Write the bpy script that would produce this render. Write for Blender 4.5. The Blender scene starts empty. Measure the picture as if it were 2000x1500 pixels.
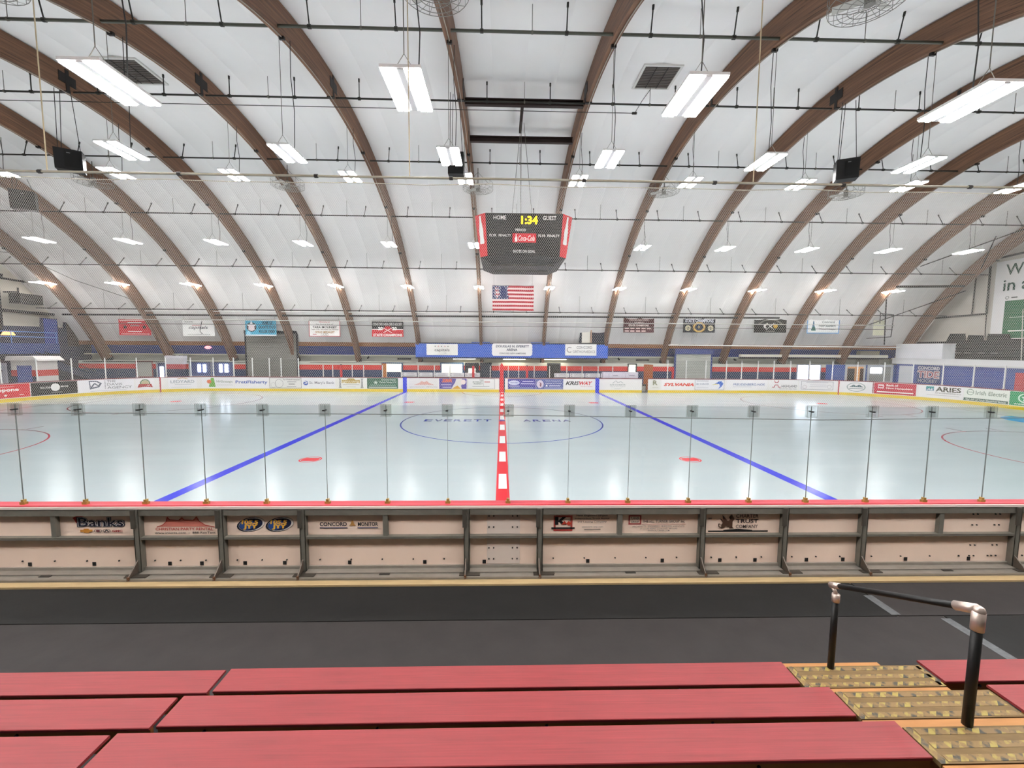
import bpy, math, random
from math import sin, cos, pi, sqrt, radians, atan2, hypot
from mathutils import Vector, Matrix
random.seed(7)
S = bpy.context.scene
COL = S.collection

# ---------------------------------------------------------------- camera, world, exposure
cam_d = bpy.data.cameras.new('camera'); cam = bpy.data.objects.new('camera', cam_d); COL.objects.link(cam)
cam_d.sensor_fit = 'HORIZONTAL'; cam_d.sensor_width = 36.0; cam_d.lens = 36.0*815.46/2000.0
cam_d.clip_start = 0.05; cam_d.clip_end = 300
PITCH, YAW, ROLL = 0.0839, 0.0251, 0.0066
fw = Vector((sin(YAW)*cos(PITCH), cos(YAW)*cos(PITCH), -sin(PITCH)))
rt = Vector((cos(YAW), -sin(YAW), 0)); up = rt.cross(fw)
rt2 = cos(ROLL)*rt + sin(ROLL)*up; up2 = -sin(ROLL)*rt + cos(ROLL)*up
m3 = Matrix((rt2, up2, -fw)).transposed()
cam.matrix_world = Matrix.Translation((-0.038, -19.078, 3.328)) @ m3.to_4x4()
S.camera = cam
W = bpy.data.worlds.new('world'); S.world = W; W.use_nodes = True
W.node_tree.nodes['Background'].inputs[0].default_value = (0.75, 0.8, 0.85, 1)
W.node_tree.nodes['Background'].inputs[1].default_value = 0.4
S.view_settings.view_transform = 'Standard'; S.view_settings.look = 'None'
S.view_settings.gamma = 1.0; S.view_settings.use_curve_mapping = False
S.view_settings.exposure = 1.56
S.cycles.max_bounces = 5; S.cycles.use_light_tree = False; S.cycles.diffuse_bounces = 3; S.cycles.glossy_bounces = 2; S.cycles.adaptive_threshold = .05; S.cycles.transmission_bounces = 4; S.cycles.transparent_max_bounces = 16; S.cycles.caustics_reflective = False; S.cycles.caustics_refractive = False
LAMP_W = 24.0       # emission strength of the lamp tubes
UP_W = 3.4          # glow added on top of the fixtures to brighten the roof

# ---------------------------------------------------------------- helpers
def lin(h):
    h = h.lstrip('#'); out = []
    for i in (0, 2, 4):
        c = int(h[i:i+2], 16)/255; out.append(c/12.92 if c <= .04045 else ((c+.055)/1.055)**2.4)
    return (*out, 1.0)
MATS = {}
def mat(hexc, rough=.55, metal=0.0, var=.12, scale=3.0, spec=.4, bump=0.0, stretch=(1, 1, 1)):
    key = (hexc, rough, metal, var, scale, spec, bump, stretch)
    if key in MATS: return MATS[key]
    m = bpy.data.materials.new('surface_'+hexc.lstrip('#')); m.use_nodes = True; n = m.node_tree; b = n.nodes['Principled BSDF']
    b.inputs['Roughness'].default_value = rough; b.inputs['Metallic'].default_value = metal; b.inputs['Specular IOR Level'].default_value = spec
    c = lin(hexc); tc = n.nodes.new('ShaderNodeTexCoord'); mp = n.nodes.new('ShaderNodeMapping'); mp.inputs['Scale'].default_value = stretch
    no = n.nodes.new('ShaderNodeTexNoise'); no.inputs['Scale'].default_value = scale; no.inputs['Detail'].default_value = 5
    n.links.new(tc.outputs['Object'], mp.inputs[0]); n.links.new(mp.outputs[0], no.inputs['Vector'])
    mx = n.nodes.new('ShaderNodeMix'); mx.data_type = 'RGBA'
    mx.inputs['A'].default_value = (*[max(0, x*(1-var)) for x in c[:3]], 1); mx.inputs['B'].default_value = (*[min(1, x*(1+var)) for x in c[:3]], 1)
    n.links.new(no.outputs['Fac'], mx.inputs['Factor']); n.links.new(mx.outputs['Result'], b.inputs['Base Color'])
    if bump:
        bp = n.nodes.new('ShaderNodeBump'); bp.inputs['Strength'].default_value = bump; bp.inputs['Distance'].default_value = .02
        n.links.new(no.outputs['Fac'], bp.inputs['Height']); n.links.new(bp.outputs[0], b.inputs['Normal'])
    MATS[key] = m; return m
def pr(hexc): return mat(hexc, .6, 0, .04, 5, .25)      # print and lettering
def emat(name, hexc, strength):
    m = bpy.data.materials.new(name); m.use_nodes = True; n = m.node_tree; b = n.nodes['Principled BSDF']
    b.inputs['Base Color'].default_value = lin(hexc); b.inputs['Emission Color'].default_value = lin(hexc); b.inputs['Emission Strength'].default_value = strength
    return m
def glassmat(name, tint, refl):
    m = bpy.data.materials.new(name); m.use_nodes = True; n = m.node_tree; n.nodes.clear()
    o = n.nodes.new('ShaderNodeOutputMaterial'); t = n.nodes.new('ShaderNodeBsdfTransparent'); g = n.nodes.new('ShaderNodeBsdfGlossy')
    t.inputs[0].default_value = lin(tint); g.inputs['Roughness'].default_value = .03
    lw = n.nodes.new('ShaderNodeLayerWeight'); lw.inputs['Blend'].default_value = .12; ge = n.nodes.new('ShaderNodeNewGeometry')
    sb = n.nodes.new('ShaderNodeMath'); sb.operation = 'SUBTRACT'; sb.inputs[0].default_value = 1; n.links.new(ge.outputs['Backfacing'], sb.inputs[1])
    po = n.nodes.new('ShaderNodeMath'); po.operation = 'POWER'; po.inputs[1].default_value = 4; n.links.new(lw.outputs['Facing'], po.inputs[0])
    ad = n.nodes.new('ShaderNodeMath'); ad.operation = 'MULTIPLY_ADD'; ad.inputs[1].default_value = .5*refl; ad.inputs[2].default_value = .035*refl; n.links.new(po.outputs[0], ad.inputs[0])
    mu = n.nodes.new('ShaderNodeMath'); mu.operation = 'MULTIPLY'; mu.use_clamp = True; n.links.new(ad.outputs[0], mu.inputs[0]); n.links.new(sb.outputs[0], mu.inputs[1])
    x = n.nodes.new('ShaderNodeMixShader'); n.links.new(mu.outputs[0], x.inputs[0])
    n.links.new(t.outputs[0], x.inputs[1]); n.links.new(g.outputs[0], x.inputs[2]); n.links.new(x.outputs[0], o.inputs[0]); return m

class MB:
    """collects faces; build() links them as one mesh object"""
    def __init__(s): s.v = []; s.f = []
    def box(s, x0, x1, y0, y1, z0, z1, nx=1):
        for i in range(nx):
            a = x0+(x1-x0)*i/nx; b = x0+(x1-x0)*(i+1)/nx; k = len(s.v)
            s.v += [(a, y0, z0), (b, y0, z0), (b, y1, z0), (a, y1, z0), (a, y0, z1), (b, y0, z1), (b, y1, z1), (a, y1, z1)]
            s.f += [(k, k+3, k+2, k+1), (k+4, k+5, k+6, k+7), (k, k+1, k+5, k+4), (k+2, k+3, k+7, k+6)]
            if i == 0: s.f.append((k, k+4, k+7, k+3))
            if i == nx-1: s.f.append((k+1, k+2, k+6, k+5))
        return s
    def tube(s, p, q, r, n=6, r2=None):
        p = Vector(p); q = Vector(q); d = q-p
        if d.length < 1e-6: return s
        d.normalize(); a = d.orthogonal().normalized(); b = d.cross(a); k = len(s.v); r2 = r if r2 is None else r2
        for c, rr in ((p, r), (q, r2)):
            for i in range(n):
                t = 2*pi*i/n; w = c+a*(rr*cos(t))+b*(rr*sin(t)); s.v.append(tuple(w))
        for i in range(n): j = (i+1) % n; s.f.append((k+i, k+j, k+n+j, k+n+i))
        s.f.append(tuple(k+n-1-i for i in range(n))); s.f.append(tuple(k+n+i for i in range(n)))
        return s
    def path(s, pts, r, n=6):
        for a, b in zip(pts, pts[1:]): s.tube(a, b, r, n)
        return s
    def prism(s, poly, ax, a0, a1):
        """poly of 2D points extruded along ax (0,1,2) from a0 to a1"""
        def P(u, v, w): return {0: (w, u, v), 1: (u, w, v), 2: (u, v, w)}[ax]
        k = len(s.v); n = len(poly)
        for w in (a0, a1): s.v += [P(u, v, w) for u, v in poly]
        s.f.append(tuple(range(k+n-1, k-1, -1))); s.f.append(tuple(range(k+n, k+2*n)))
        for i in range(n): j = (i+1) % n; s.f.append((k+i, k+j, k+n+j, k+n+i))
        return s
    def quad(s, *p): k = len(s.v); s.v += list(p); s.f.append(tuple(range(k, k+len(p)))); return s
    def mesh(s, name, m):
        me = bpy.data.meshes.new(name); me.from_pydata(s.v, [], s.f); me.update()
        if m: me.materials.append(m)
        return me
    def build(s, name, m, parent=None, loc=(0, 0, 0), rz=0, smooth=False, fix=True):
        me = s.mesh(name, m)
        if fix:
            import bmesh
            bm = bmesh.new(); bm.from_mesh(me); bmesh.ops.recalc_face_normals(bm, faces=bm.faces); bm.to_mesh(me); bm.free()
        return link(name, me, parent, loc, rz, smooth)
def link(name, me, parent=None, loc=(0, 0, 0), rz=0, smooth=False):
    if smooth:
        for p in me.polygons: p.use_smooth = True
    o = bpy.data.objects.new(name, me); COL.objects.link(o); o.parent = parent; o.location = loc; o.rotation_euler = (0, 0, rz); return o
def tag(o, label, cat, group=None, kind=None):
    o['label'] = label; o['category'] = cat
    if group: o['group'] = group
    if kind: o['kind'] = kind
    return o
def thing(name, label, cat, loc=(0, 0, 0), group=None, rz=0):
    o = bpy.data.objects.new(name, None); COL.objects.link(o); o.location = loc; o.rotation_euler = (0, 0, rz); o.empty_display_size = .1
    return tag(o, label, cat, group)
def struct(o): o['kind'] = 'structure'; return o
def kids(o): return [c for c in bpy.data.objects if c.parent == o]
def copy_tree(o, loc=None, label=None, parent=None, ch=None):
    c = o.copy(); COL.objects.link(c); c.parent = parent
    if loc is not None: c.location = loc
    if label: c['label'] = label
    for x in (ch if ch is not None else kids(o)):
        d = x.copy(); COL.objects.link(d); d.parent = c
        for y in x.children:
            e = y.copy(); COL.objects.link(e); e.parent = d
    return c
ORD = 'first second third fourth fifth sixth seventh eighth ninth tenth eleventh twelfth thirteenth fourteenth fifteenth sixteenth seventeenth eighteenth nineteenth twentieth'.split()

_tc = {}
def text_polys(t, shear=0.0, bold=0.0):
    key = (t, shear, bold)
    if key not in _tc:
        cu = bpy.data.curves.new('lettering', 'FONT'); cu.body = t; cu.size = 1; cu.shear = shear; cu.offset = bold; cu.resolution_u = 2; cu.fill_mode = 'FRONT'
        ob = bpy.data.objects.new('lettering', cu); me = bpy.data.meshes.new_from_object(ob)
        v = [tuple(x.co) for x in me.vertices]; f = [tuple(p.vertices) for p in me.polygons]
        bpy.data.objects.remove(ob); bpy.data.curves.remove(cu); bpy.data.meshes.remove(me)
        xs = [a[0] for a in v] or [0]; ys = [a[1] for a in v] or [0]
        x0, x1, y0, y1 = min(xs), max(xs), min(ys), max(ys)
        _tc[key] = ([((a[0]-x0)/max(1e-6, x1-x0), (a[1]-y0)/max(1e-6, y1-y0)) for a in v], f)
    return _tc[key]
def ell(u, v, a, b, n=20, t0=0, t1=2*pi): return [(u+a*cos(t0+(t1-t0)*i/n), v+b*sin(t0+(t1-t0)*i/n)) for i in range(n)]
def star(u, v, a, b): return [(u+(a if i % 2 == 0 else a*.42)*sin(pi*i/5), v+(b if i % 2 == 0 else b*.42)*cos(pi*i/5)) for i in range(10)]
def sign(root, w, h, items, warp, y0=-.004, sub=.3):
    """flat print on a board: items in board units (0..1 across, 0..1 up), every item a part of root"""
    for i, it in enumerate(items):
        k = it[0]; y = y0-.0015*i; name = 'emblem'
        if k == 't':
            _, t, u0, u1, v0, v1, c = it[:7]; vs, fs = text_polys(t, it[7] if len(it) > 7 else 0, it[8] if len(it) > 8 else .012); name = 'lettering'
            P = [((u0+(u1-u0)*a)*w, y, (v0+(v1-v0)*b)*h) for a, b in vs]; F = fs
        elif k == 'r':
            _, u0, u1, v0, v1, c = it; n = max(1, int((u1-u0)*w/sub)); P = []; F = []; name = 'colour_field'
            for j in range(n+1):
                u = u0+(u1-u0)*j/n; P += [(u*w, y, v0*h), (u*w, y, v1*h)]
                if j: F.append((2*j-2, 2*j, 2*j+1, 2*j-1))
        elif k == 'p': _, poly, c = it; P = [(a*w, y, b*h) for a, b in poly]; F = [tuple(range(len(P)))]
        elif k == 'e': _, u, v, a, b, c = it; P = [(p*w, y, q*h) for p, q in ell(u, v, a, b)]; F = [tuple(range(len(P)))]
        elif k == 'n':    # ring
            _, u, v, a, b, th, c = it; A = ell(u, v, a, b, 24); B = ell(u, v, a*(1-th), b*(1-th), 24)
            P = [(p*w, y, q*h) for p, q in A+B]; F = [(j, (j+1) % 24, 24+(j+1) % 24, 24+j) for j in range(24)]
        elif k == 's': _, u, v, a, b, c = it; P = [(p*w, y, q*h) for p, q in star(u, v, a, b)]; F = [tuple(range(10))]
        elif k == 'b':    # border
            _, u0, u1, v0, v1, th, c = it; tu = th/w; tv = th/h; name = 'border'
            R = [(u0, u1, v0, v0+tv), (u0, u1, v1-tv, v1), (u0, u0+tu, v0+tv, v1-tv), (u1-tu, u1, v0+tv, v1-tv)]; P = []; F = []
            for a, b, e, g in R: q = len(P); P += [(a*w, y, e*h), (b*w, y, e*h), (b*w, y, g*h), (a*w, y, g*h)]; F.append((q, q+1, q+2, q+3))
        elif k == 'l':    # polyline of given thickness
            _, pts, th, c = it; P = []; F = []
            for (a, b), (e, g) in zip(pts, pts[1:]):
                dx, dz = (e-a)*w, (g-b)*h; L = hypot(dx, dz) or 1; nx, nz = -dz/L*th/2, dx/L*th/2; q = len(P)
                P += [(a*w+nx, y, b*h+nz), (a*w-nx, y, b*h-nz), (e*w-nx, y, g*h-nz), (e*w+nx, y, g*h+nz)]; F.append((q, q+1, q+2, q+3))
        me = bpy.data.meshes.new(name); me.from_pydata([warp(p) for p in P], [], F); me.update(); me.materials.append(pr(c)); link(name, me, root)
def ident(p): return p
def board_sign(name, label, cat, x0, x1, y, z0, z1, base, items, group=None, thick=.03, top_pole=False):
    """a flat sign facing the stands (towards -Y) at its own place"""
    t = thing(name, label, cat, (x0, y, z0), group); w, h = x1-x0, z1-z0
    p = MB().box(0, w, 0, thick, 0, h).build('panel', mat(base, .55, 0, .05, 4, .3), t)
    sign(p, w, h, items, ident); return t

# ---------------------------------------------------------------- shared materials
M_ROOF = mat('#f5f4f3', .75, 0, .035, .8, .2, .15)
M_STEEL = mat('#7b7970', .5, .35, .22, 9, .4)
M_DARK = mat('#1d1a19', .5, .2, .2, 6)
M_PIPE = mat('#55574f', .45, .5, .15, 4)
M_PIPEDK = mat('#33332f', .5, .4, .15, 4)
M_BLACK = mat('#101011', .5, 0, .2, 8)
M_WHITE = mat('#e9e9e6', .5, 0, .04, 3)
M_WIRE = mat('#6a675f', .5, .3, .1, 6)
M_ALU = mat('#9b958c', .4, .4, .2, 7)
M_BOARD = mat('#eed7c5', .5, 0, .07, 2.2, .35, 0, (1, 1, .5))
M_TUBE = emat('lamp_tube_glow', '#fefdfc', LAMP_W)
M_UP = emat('added_uplight_glow', '#fefdfc', UP_W)
M_GLASS = glassmat('shield_acrylic', '#f6f8f8', 1.0)
M_GLASSF = glassmat('far_shield_acrylic', '#f8f9f9', 1.0)
M_CLIP = glassmat('clip_acrylic', '#f3f4f3', 1.0)
M_NET = mat('#dedcd6', .7, 0, .02, 5)
_n = M_NET.node_tree; _b = _n.nodes['Principled BSDF']; _t = _n.nodes.new('ShaderNodeBsdfTranslucent'); _t.inputs[0].default_value = (.93, .92, .9, 1)
_x = _n.nodes.new('ShaderNodeMixShader'); _x.inputs[0].default_value = .3; _n.links.new(_b.outputs[0], _x.inputs[1]); _n.links.new(_t.outputs[0], _x.inputs[2]); _n.links.new(_x.outputs[0], _n.nodes['Material Output'].inputs[0])
def icemat(name, hexc, rough=.19):
    m = bpy.data.materials.new(name); m.use_nodes = True; n = m.node_tree; b = n.nodes['Principled BSDF']; c = lin(hexc)
    b.inputs['IOR'].default_value = 1.31; b.inputs['Specular IOR Level'].default_value = .5
    tc = n.nodes.new('ShaderNodeTexCoord'); mp = n.nodes.new('ShaderNodeMapping'); mp.inputs['Scale'].default_value = (.12, .5, 1)
    no = n.nodes.new('ShaderNodeTexNoise'); no.inputs['Scale'].default_value = 2.2; no.inputs['Detail'].default_value = 6
    n.links.new(tc.outputs['Object'], mp.inputs[0]); n.links.new(mp.outputs[0], no.inputs['Vector'])
    mx = n.nodes.new('ShaderNodeMix'); mx.data_type = 'RGBA'; mx.inputs['A'].default_value = (*[x*.96 for x in c[:3]], 1); mx.inputs['B'].default_value = (*[min(1, x*1.03) for x in c[:3]], 1)
    n.links.new(no.outputs['Fac'], mx.inputs['Factor']); n.links.new(mx.outputs['Result'], b.inputs['Base Color'])
    mr = n.nodes.new('ShaderNodeMapRange'); mr.inputs['To Min'].default_value = rough*.75; mr.inputs['To Max'].default_value = rough*1.35
    n.links.new(no.outputs['Fac'], mr.inputs['Value']); n.links.new(mr.outputs[0], b.inputs['Roughness']); return m
def woodmat():
    m = bpy.data.materials.new('laminated_timber'); m.use_nodes = True; n = m.node_tree; b = n.nodes['Principled BSDF']; b.inputs['Roughness'].default_value = .6
    tc = n.nodes.new('ShaderNodeTexCoord'); sp = n.nodes.new('ShaderNodeSeparateXYZ'); n.links.new(tc.outputs['Object'], sp.inputs[0])
    def mth(op, a, bb=None):
        q = n.nodes.new('ShaderNodeMath'); q.operation = op
        for i, x in enumerate((a, bb)):
            if x is None: continue
            if isinstance(x, (int, float)): q.inputs[i].default_value = x
            else: n.links.new(x, q.inputs[i])
        return q.outputs[0]
    r = mth('SQRT', mth('ADD', mth('POWER', sp.outputs[1], 2), mth('POWER', sp.outputs[2], 2))); ang = mth('ARCTAN2', sp.outputs[1], sp.outputs[2])
    cb = n.nodes.new('ShaderNodeCombineXYZ'); n.links.new(mth('MULTIPLY', ang, 10), cb.inputs[0]); n.links.new(mth('MULTIPLY', r, 26), cb.inputs[1]); n.links.new(mth('MULTIPLY', sp.outputs[0], 5), cb.inputs[2])
    n1 = n.nodes.new('ShaderNodeTexNoise'); n1.inputs['Scale'].default_value = 1; n1.inputs['Detail'].default_value = 5; n.links.new(cb.outputs[0], n1.inputs['Vector'])
    rp = n.nodes.new('ShaderNodeValToRGB'); e = rp.color_ramp.elements; e[0].position = .3; e[0].color = lin('#5a3f30'); e[1].position = .72; e[1].color = lin('#8a6449'); n.links.new(n1.outputs['Fac'], rp.inputs[0])
    n2 = n.nodes.new('ShaderNodeTexVoronoi'); n2.inputs['Scale'].default_value = .55; n.links.new(cb.outputs[0], n2.inputs['Vector'])
    kn = mth('LESS_THAN', n2.outputs['Distance'], .17); mx = n.nodes.new('ShaderNodeMix'); mx.data_type = 'RGBA'; mx.inputs['B'].default_value = lin('#2e1f18')
    n.links.new(rp.outputs[0], mx.inputs['A']); n.links.new(mth('MULTIPLY', kn, .75), mx.inputs['Factor']); n.links.new(mx.outputs['Result'], b.inputs['Base Color']); return m
M_WOOD = woodmat()
M_ICE = icemat('ice', '#b7c1c4')

# ================================================================ STRUCTURE
CY, CZ = -1.5, -5.8            # centre of the roof arc
RI, RO, RS = 19.0, 19.85, 19.9 # arch underside, arch back, roof skin
def arc_pt(r, a): return (CY+r*sin(a), CZ+r*cos(a))     # a from the vertical, + towards the far side
def roof_z(y, r=RS): return sqrt(r*r-(y-CY)**2)+CZ
AX = [-1.72+5.12*k for k in range(-6, 8)]
XL, XR, YB, YF = -35.2, 35.4, -24.0, 16.95

struct(MB().box(XL-.3, XR+.3, YB-.3, YF+.3, -.3, -.012).build('floor', mat('#56544f', .8, 0, .15, 1.5, .3)))
# ice slab with rounded corners
EX0, EX1, EY, CR = -29.2, 30.0, 12.95, 8.0
def rink_outline(off=0.0, n=14):
    pts = []
    for cx, cy, a0 in ((EX1-CR, EY-CR, 0), (EX0+CR, EY-CR, pi/2), (EX0+CR, -EY+CR, pi), (EX1-CR, -EY+CR, 1.5*pi)):
        for i in range(n+1): a = a0+pi/2*i/n; pts.append((cx+(CR+off)*cos(a), cy+(CR+off)*sin(a)))
    return pts
ice = struct(MB().prism(rink_outline(.02), 2, -.012, 0).build('floor_ice', M_ICE))
def far_path(s):
    """point and outward normal of the far board line; s=0 at the red line, + to the right"""
    a1, a0 = EX1-CR, EX0+CR
    if a0 <= s <= a1: return (s, EY, 0., 1.)
    sg = 1 if s > 0 else -1; c = a1 if s > 0 else a0; d = abs(s-c); a = d/CR
    if a > pi/2: return (c+sg*CR, EY-CR-(d-CR*pi/2), float(sg), 0.)
    return (c+sg*CR*sin(a), EY-CR+CR*cos(a), sg*sin(a), cos(a))
def fw_warp(s0):
    def f(p):
        x, y, nx, ny = far_path(s0+p[0]); return (x+nx*p[1], y+ny*p[1], p[2])
    return f
def strip(s0, s1, d0, d1, z0, z1, step=.5):
    """a ribbon with thickness along the far board line"""
    n = max(1, int(abs(s1-s0)/step)); b = MB().box(0, s1-s0, d0, d1, z0, z1, n); w = fw_warp(s0); b.v = [w(p) for p in b.v]; return b

# ice markings
ICEB = icemat('ice_blue_paint', '#3036d6'); ICER = icemat('ice_red_paint', '#e0212f'); ICEW = icemat('ice_white_paint', '#f1f4f4'); ICED = icemat('ice_dark_blue_paint', '#27379f'); ICEC = icemat('ice_crease_paint', '#2f97df'); ICETR = icemat('ice_thin_red_paint', '#b53a48')
ZI = .0012
def flat(name, pts, m, z=ZI):
    b = MB(); b.quad(*[(x, y, z) for x, y in pts]); return b.build(name, m, ice, fix=False)
def ring(name, cx, cy, r, wd, m, a0=0, a1=2*pi, n=72, z=ZI):
    b = MB()
    for i in range(n):
        t, u = a0+(a1-a0)*i/n, a0+(a1-a0)*(i+1)/n
        b.quad((cx+(r-wd)*cos(t), cy+(r-wd)*sin(t), z), (cx+r*cos(t), cy+r*sin(t), z), (cx+r*cos(u), cy+r*sin(u), z), (cx+(r-wd)*cos(u), cy+(r-wd)*sin(u), z))
    return b.build(name, m, ice, fix=False)
for sx in (-1, 1):
    x = 7.385*sx; flat('blue_line', [(x-.15, -12.93), (x+.15, -12.93), (x+.15, 12.93), (x-.15, 12.93)], ICEB)
flat('red_line', [(-.155, -12.93), (.155, -12.93), (.155, 12.93), (-.155, 12.93)], ICER)
for i in range(10):
    y = -9.36+2.42*i
    if abs(y+.6) < .5: y += 0
    flat('white_check', [(-.1, y), (.1, y), (.1, y+1.18), (-.1, y+1.18)], ICEW, ZI*2)
ring('centre_circle', 0, 0, 4.57, .06, ICED)
ring('referee_crease', 0, 12.93, 3.05, .06, ICETR, pi, 2*pi, 40)
for sx in (-1, 1):
    for sy in (-1, 1):
        cx, cy = 5.73*sx, 6.71*sy
        ring('face_off_spot', cx, cy, .32, .04, ICER, n=32); b = MB(); b.quad(*[(cx+.26*cos(t), cy+.26*sin(t), ZI) for t in [(-.75+1.5*i/8) for i in range(9)]+[pi-.75+1.5*i/8 for i in range(9)]]); b.build('face_off_spot', ICER, ice, fix=False)
for g, c in ((-25.75, -19.9), (26.6, 20.3)):
    hy = 12.05
    flat('goal_line', [(g-.03, -hy), (g+.03, -hy), (g+.03, hy), (g-.03, hy)], ICETR)
    for sy in (-1, 1):
        ring('face_off_circle', c, 6.71*sy, 4.57, .055, ICETR)
        flat('face_off_spot', [(c+.3*cos(2*pi*i/24), 6.71*sy+.3*sin(2*pi*i/24)) for i in range(24)], ICER)
        for hx in (-.9, .9):
            for ss in (-1, 1): flat('hash_mark', [(c+hx-.03, 6.71*sy+ss*4.57), (c+hx+.03, 6.71*sy+ss*4.57), (c+hx+.03, 6.71*sy+ss*5.2), (c+hx-.03, 6.71*sy+ss*5.2)], ICETR)
    sg = 1 if g < 0 else -1
    flat('goal_crease', [(g, -1.83), (g+sg*1.83*.02, -1.83)]+[(g+sg*1.83*cos(t), 1.83*sin(t)) for t in [-pi/2+pi*i/20 for i in range(21)]]+[(g, 1.83)], ICEC)
def ice_word(t, xs, y0, y1):
    for ch, x in zip(t, xs):
        vs, fs = text_polys(ch, 0, .015); b = MB(); b.v = [(x-.18+.36*a, y0+(y1-y0)*q, ZI*2) for a, q in vs]; b.f = list(fs); b.build('painted_letter', ICED, ice, fix=False)
ice_word('EVERETT', [-3.42+.455*i for i in range(7)], -.12, .42)
ice_word('ARENA', [1.15+.46*i for i in range(5)], -.12, .42)
flat('painted_emblem', [(-.13+.0, -.05), (.13, -.05), (.13, .4), (-.13, .4)], ICED, ZI*3)

# ceiling : insulation strips between the arches, each slightly pillowed
ceil_root = struct(MB().box(XL-.2, XR+.2, -2.6, -.4, 14.25, 14.32).build('ceiling', M_ROOF))
A_FAR, A_NEAR = math.asin(17.45/RS), -math.asin(15.55/RS)
def skin_strip(w):
    b = MB(); na, nx = 44, 6
    for i in range(na+1):
        a = A_NEAR+(A_FAR-A_NEAR)*i/na
        for j in range(nx+1):
            u = j/nx; r = RS-.05*(1-(2*u-1)**2)**.6 if 0 < u < 1 else RS+.0
            y, z = arc_pt(r, a); b.v.append(((u-.5)*w, y, z))
    for i in range(na):
        for j in range(nx): k = i*(nx+1)+j; b.f.append((k, k+1, k+nx+2, k+nx+1))
    return b.mesh('insulation_strip', M_ROOF)
me_strip = skin_strip(1.285)
for p in me_strip.polygons: p.use_smooth = True
for k in range(-7, 8):
    for q in range(4):
        x = -1.72+5.12*k+.64+1.28*q
        if XL-.6 < x < XR+.6: link('insulation_strip', me_strip, ceil_root, (x, 0, 0))

# end walls, back wall
def gable(name, x0, x1, m):
    pts = [(YB, -.012), (YB, 6.7)]+[arc_pt(RS+.12, A_NEAR+(A_FAR-A_NEAR)*i/40) for i in range(41)]+[(YF, 3.5), (YF, -.012)]
    return struct(MB().prism(pts, 0, x0, x1).build(name, m))
wl = gable('wall_left', XL-.25, XL, mat('#c9c4b6', .7, 0, .06, .6))
wr = gable('wall_right', XR, XR+.25, mat('#cfcac0', .7, 0, .06, .6))
struct(MB().box(XL, XR, YB-.25, YB, -.012, 6.7).build('wall_back', mat('#b8b4a8', .7, 0, .06, .6)))
struct(MB().box(XL, XR, YB, -16.95, 6.6, 6.75).build('ceiling_stands', M_ROOF))
struct(MB().box(XL, XR, -17.1, -16.8, 5.75, 6.95).build('trim_3', mat('#8a5f42', .6, 0, .25, 4, .3, 0, (.3, 4, 4))))
wf = struct(MB().box(XL, XR, YF, YF+.25, -.012, 3.95).build('wall_far', mat('#d3d5cb', .7, 0, .05, .7)))
NAVY, RED = mat('#2c3f63', .6, 0, .12, 1.2), mat('#d8382f', .55, 0, .08, 1.5)
BLUE = mat('#2846a8', .55, 0, .12, 1.0)
YW = 15.72
MB().box(XL, XR, YW, YF-.02, -.012, 2.18).build('lower_wall', mat('#d3d5cb', .7, 0, .05, .7), wf)
MB().box(XL, 27.5, YW-.012, YW, 0, 1.525).build('painted_dado', NAVY, wf)
MB().box(XL, 27.5, YW-.014, YW, 1.525, 1.92).build('painted_red_band', RED, wf)
MB().box(XL, XR, YF-.013, YF, 2.74, 3.75).build('painted_blue_band', BLUE, wf)
MB().box(27.5, XR, YW-.012, YW, 0, 2.17).build('painted_blue_dado', mat('#3d62b4', .55, 0, .1, 1), wf)
struct(MB().box(XL, XR, 15.92, YF, 3.75, 3.9).build('ceiling_soffit', mat('#b9b7ae', .7, 0, .05, 1)))
struct(MB().box(XL, XR, 15.84, 16.04, 3.45, 3.78).build('trim_1', mat('#8a5f42', .6, 0, .25, 4, .3, 0, (.3, 4, 4))))
MB_SOF = MB().box(XL, XR, 16.2, YF, 2.66, 2.74).build('trim_2', mat('#c8cabf', .6, 0, .05, 1)); struct(MB_SOF)

# ================================================================ TIMBER ARCHES
def arch_mesh():
    b = MB(); n = 64; a0, a1 = -math.asin(15.28/19.4), math.acos((2.2-CZ)/19.35)
    for i in range(n+1):
        a = a0+(a1-a0)*i/n
        for x, r in ((-.11, RI), (.11, RI), (.11, RO), (-.11, RO)): b.v.append((x, r*sin(a), r*cos(a)))
    for i in range(n):
        for j in range(4): k = i*4; b.f.append((k+j, k+(j+1) % 4, k+4+(j+1) % 4, k+4+j))
    b.f += [(0, 1, 2, 3), (n*4+3, n*4+2, n*4+1, n*4)]
    return b, a1
ab, A_FOOT = arch_mesh()
arch0 = thing('timber_arch', '', 'arch', (AX[0], CY, CZ), 'timber roof arches')
ab.build('beam', M_WOOD, arch0)
cb = MB(); cb.path([(.03, (RI-.03)*sin(a), (RI-.03)*cos(a)) for a in [-.55+i*.045 for i in range(36)]], .016, 5); cb.build('conduit', mat('#a8a094', .5, .2, .1, 5), arch0)
pb = MB()
for sx in (-.125, .11): pb.box(sx, sx+.015, -.33, .33, RI+.25, RI+.62); pb.box(sx-.003, sx+.018, -.07, .07, RI-.02, RO-.05)
pb.box(-.13, .13, -.07, .07, RI-.03, RI); pb.build('splice_plate', M_DARK, arch0)
for a in (-.42, -.2, .2, .42, .62):
    k = MB(); k.box(-.06, .1, -.05, .05, RI-.09, RI-.005); c, s = cos(a), sin(a); k.v = [(x, y*c+z*s, -y*s+z*c) for x, y, z in k.v]; k.build('clamp', M_DARK, arch0)
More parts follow.
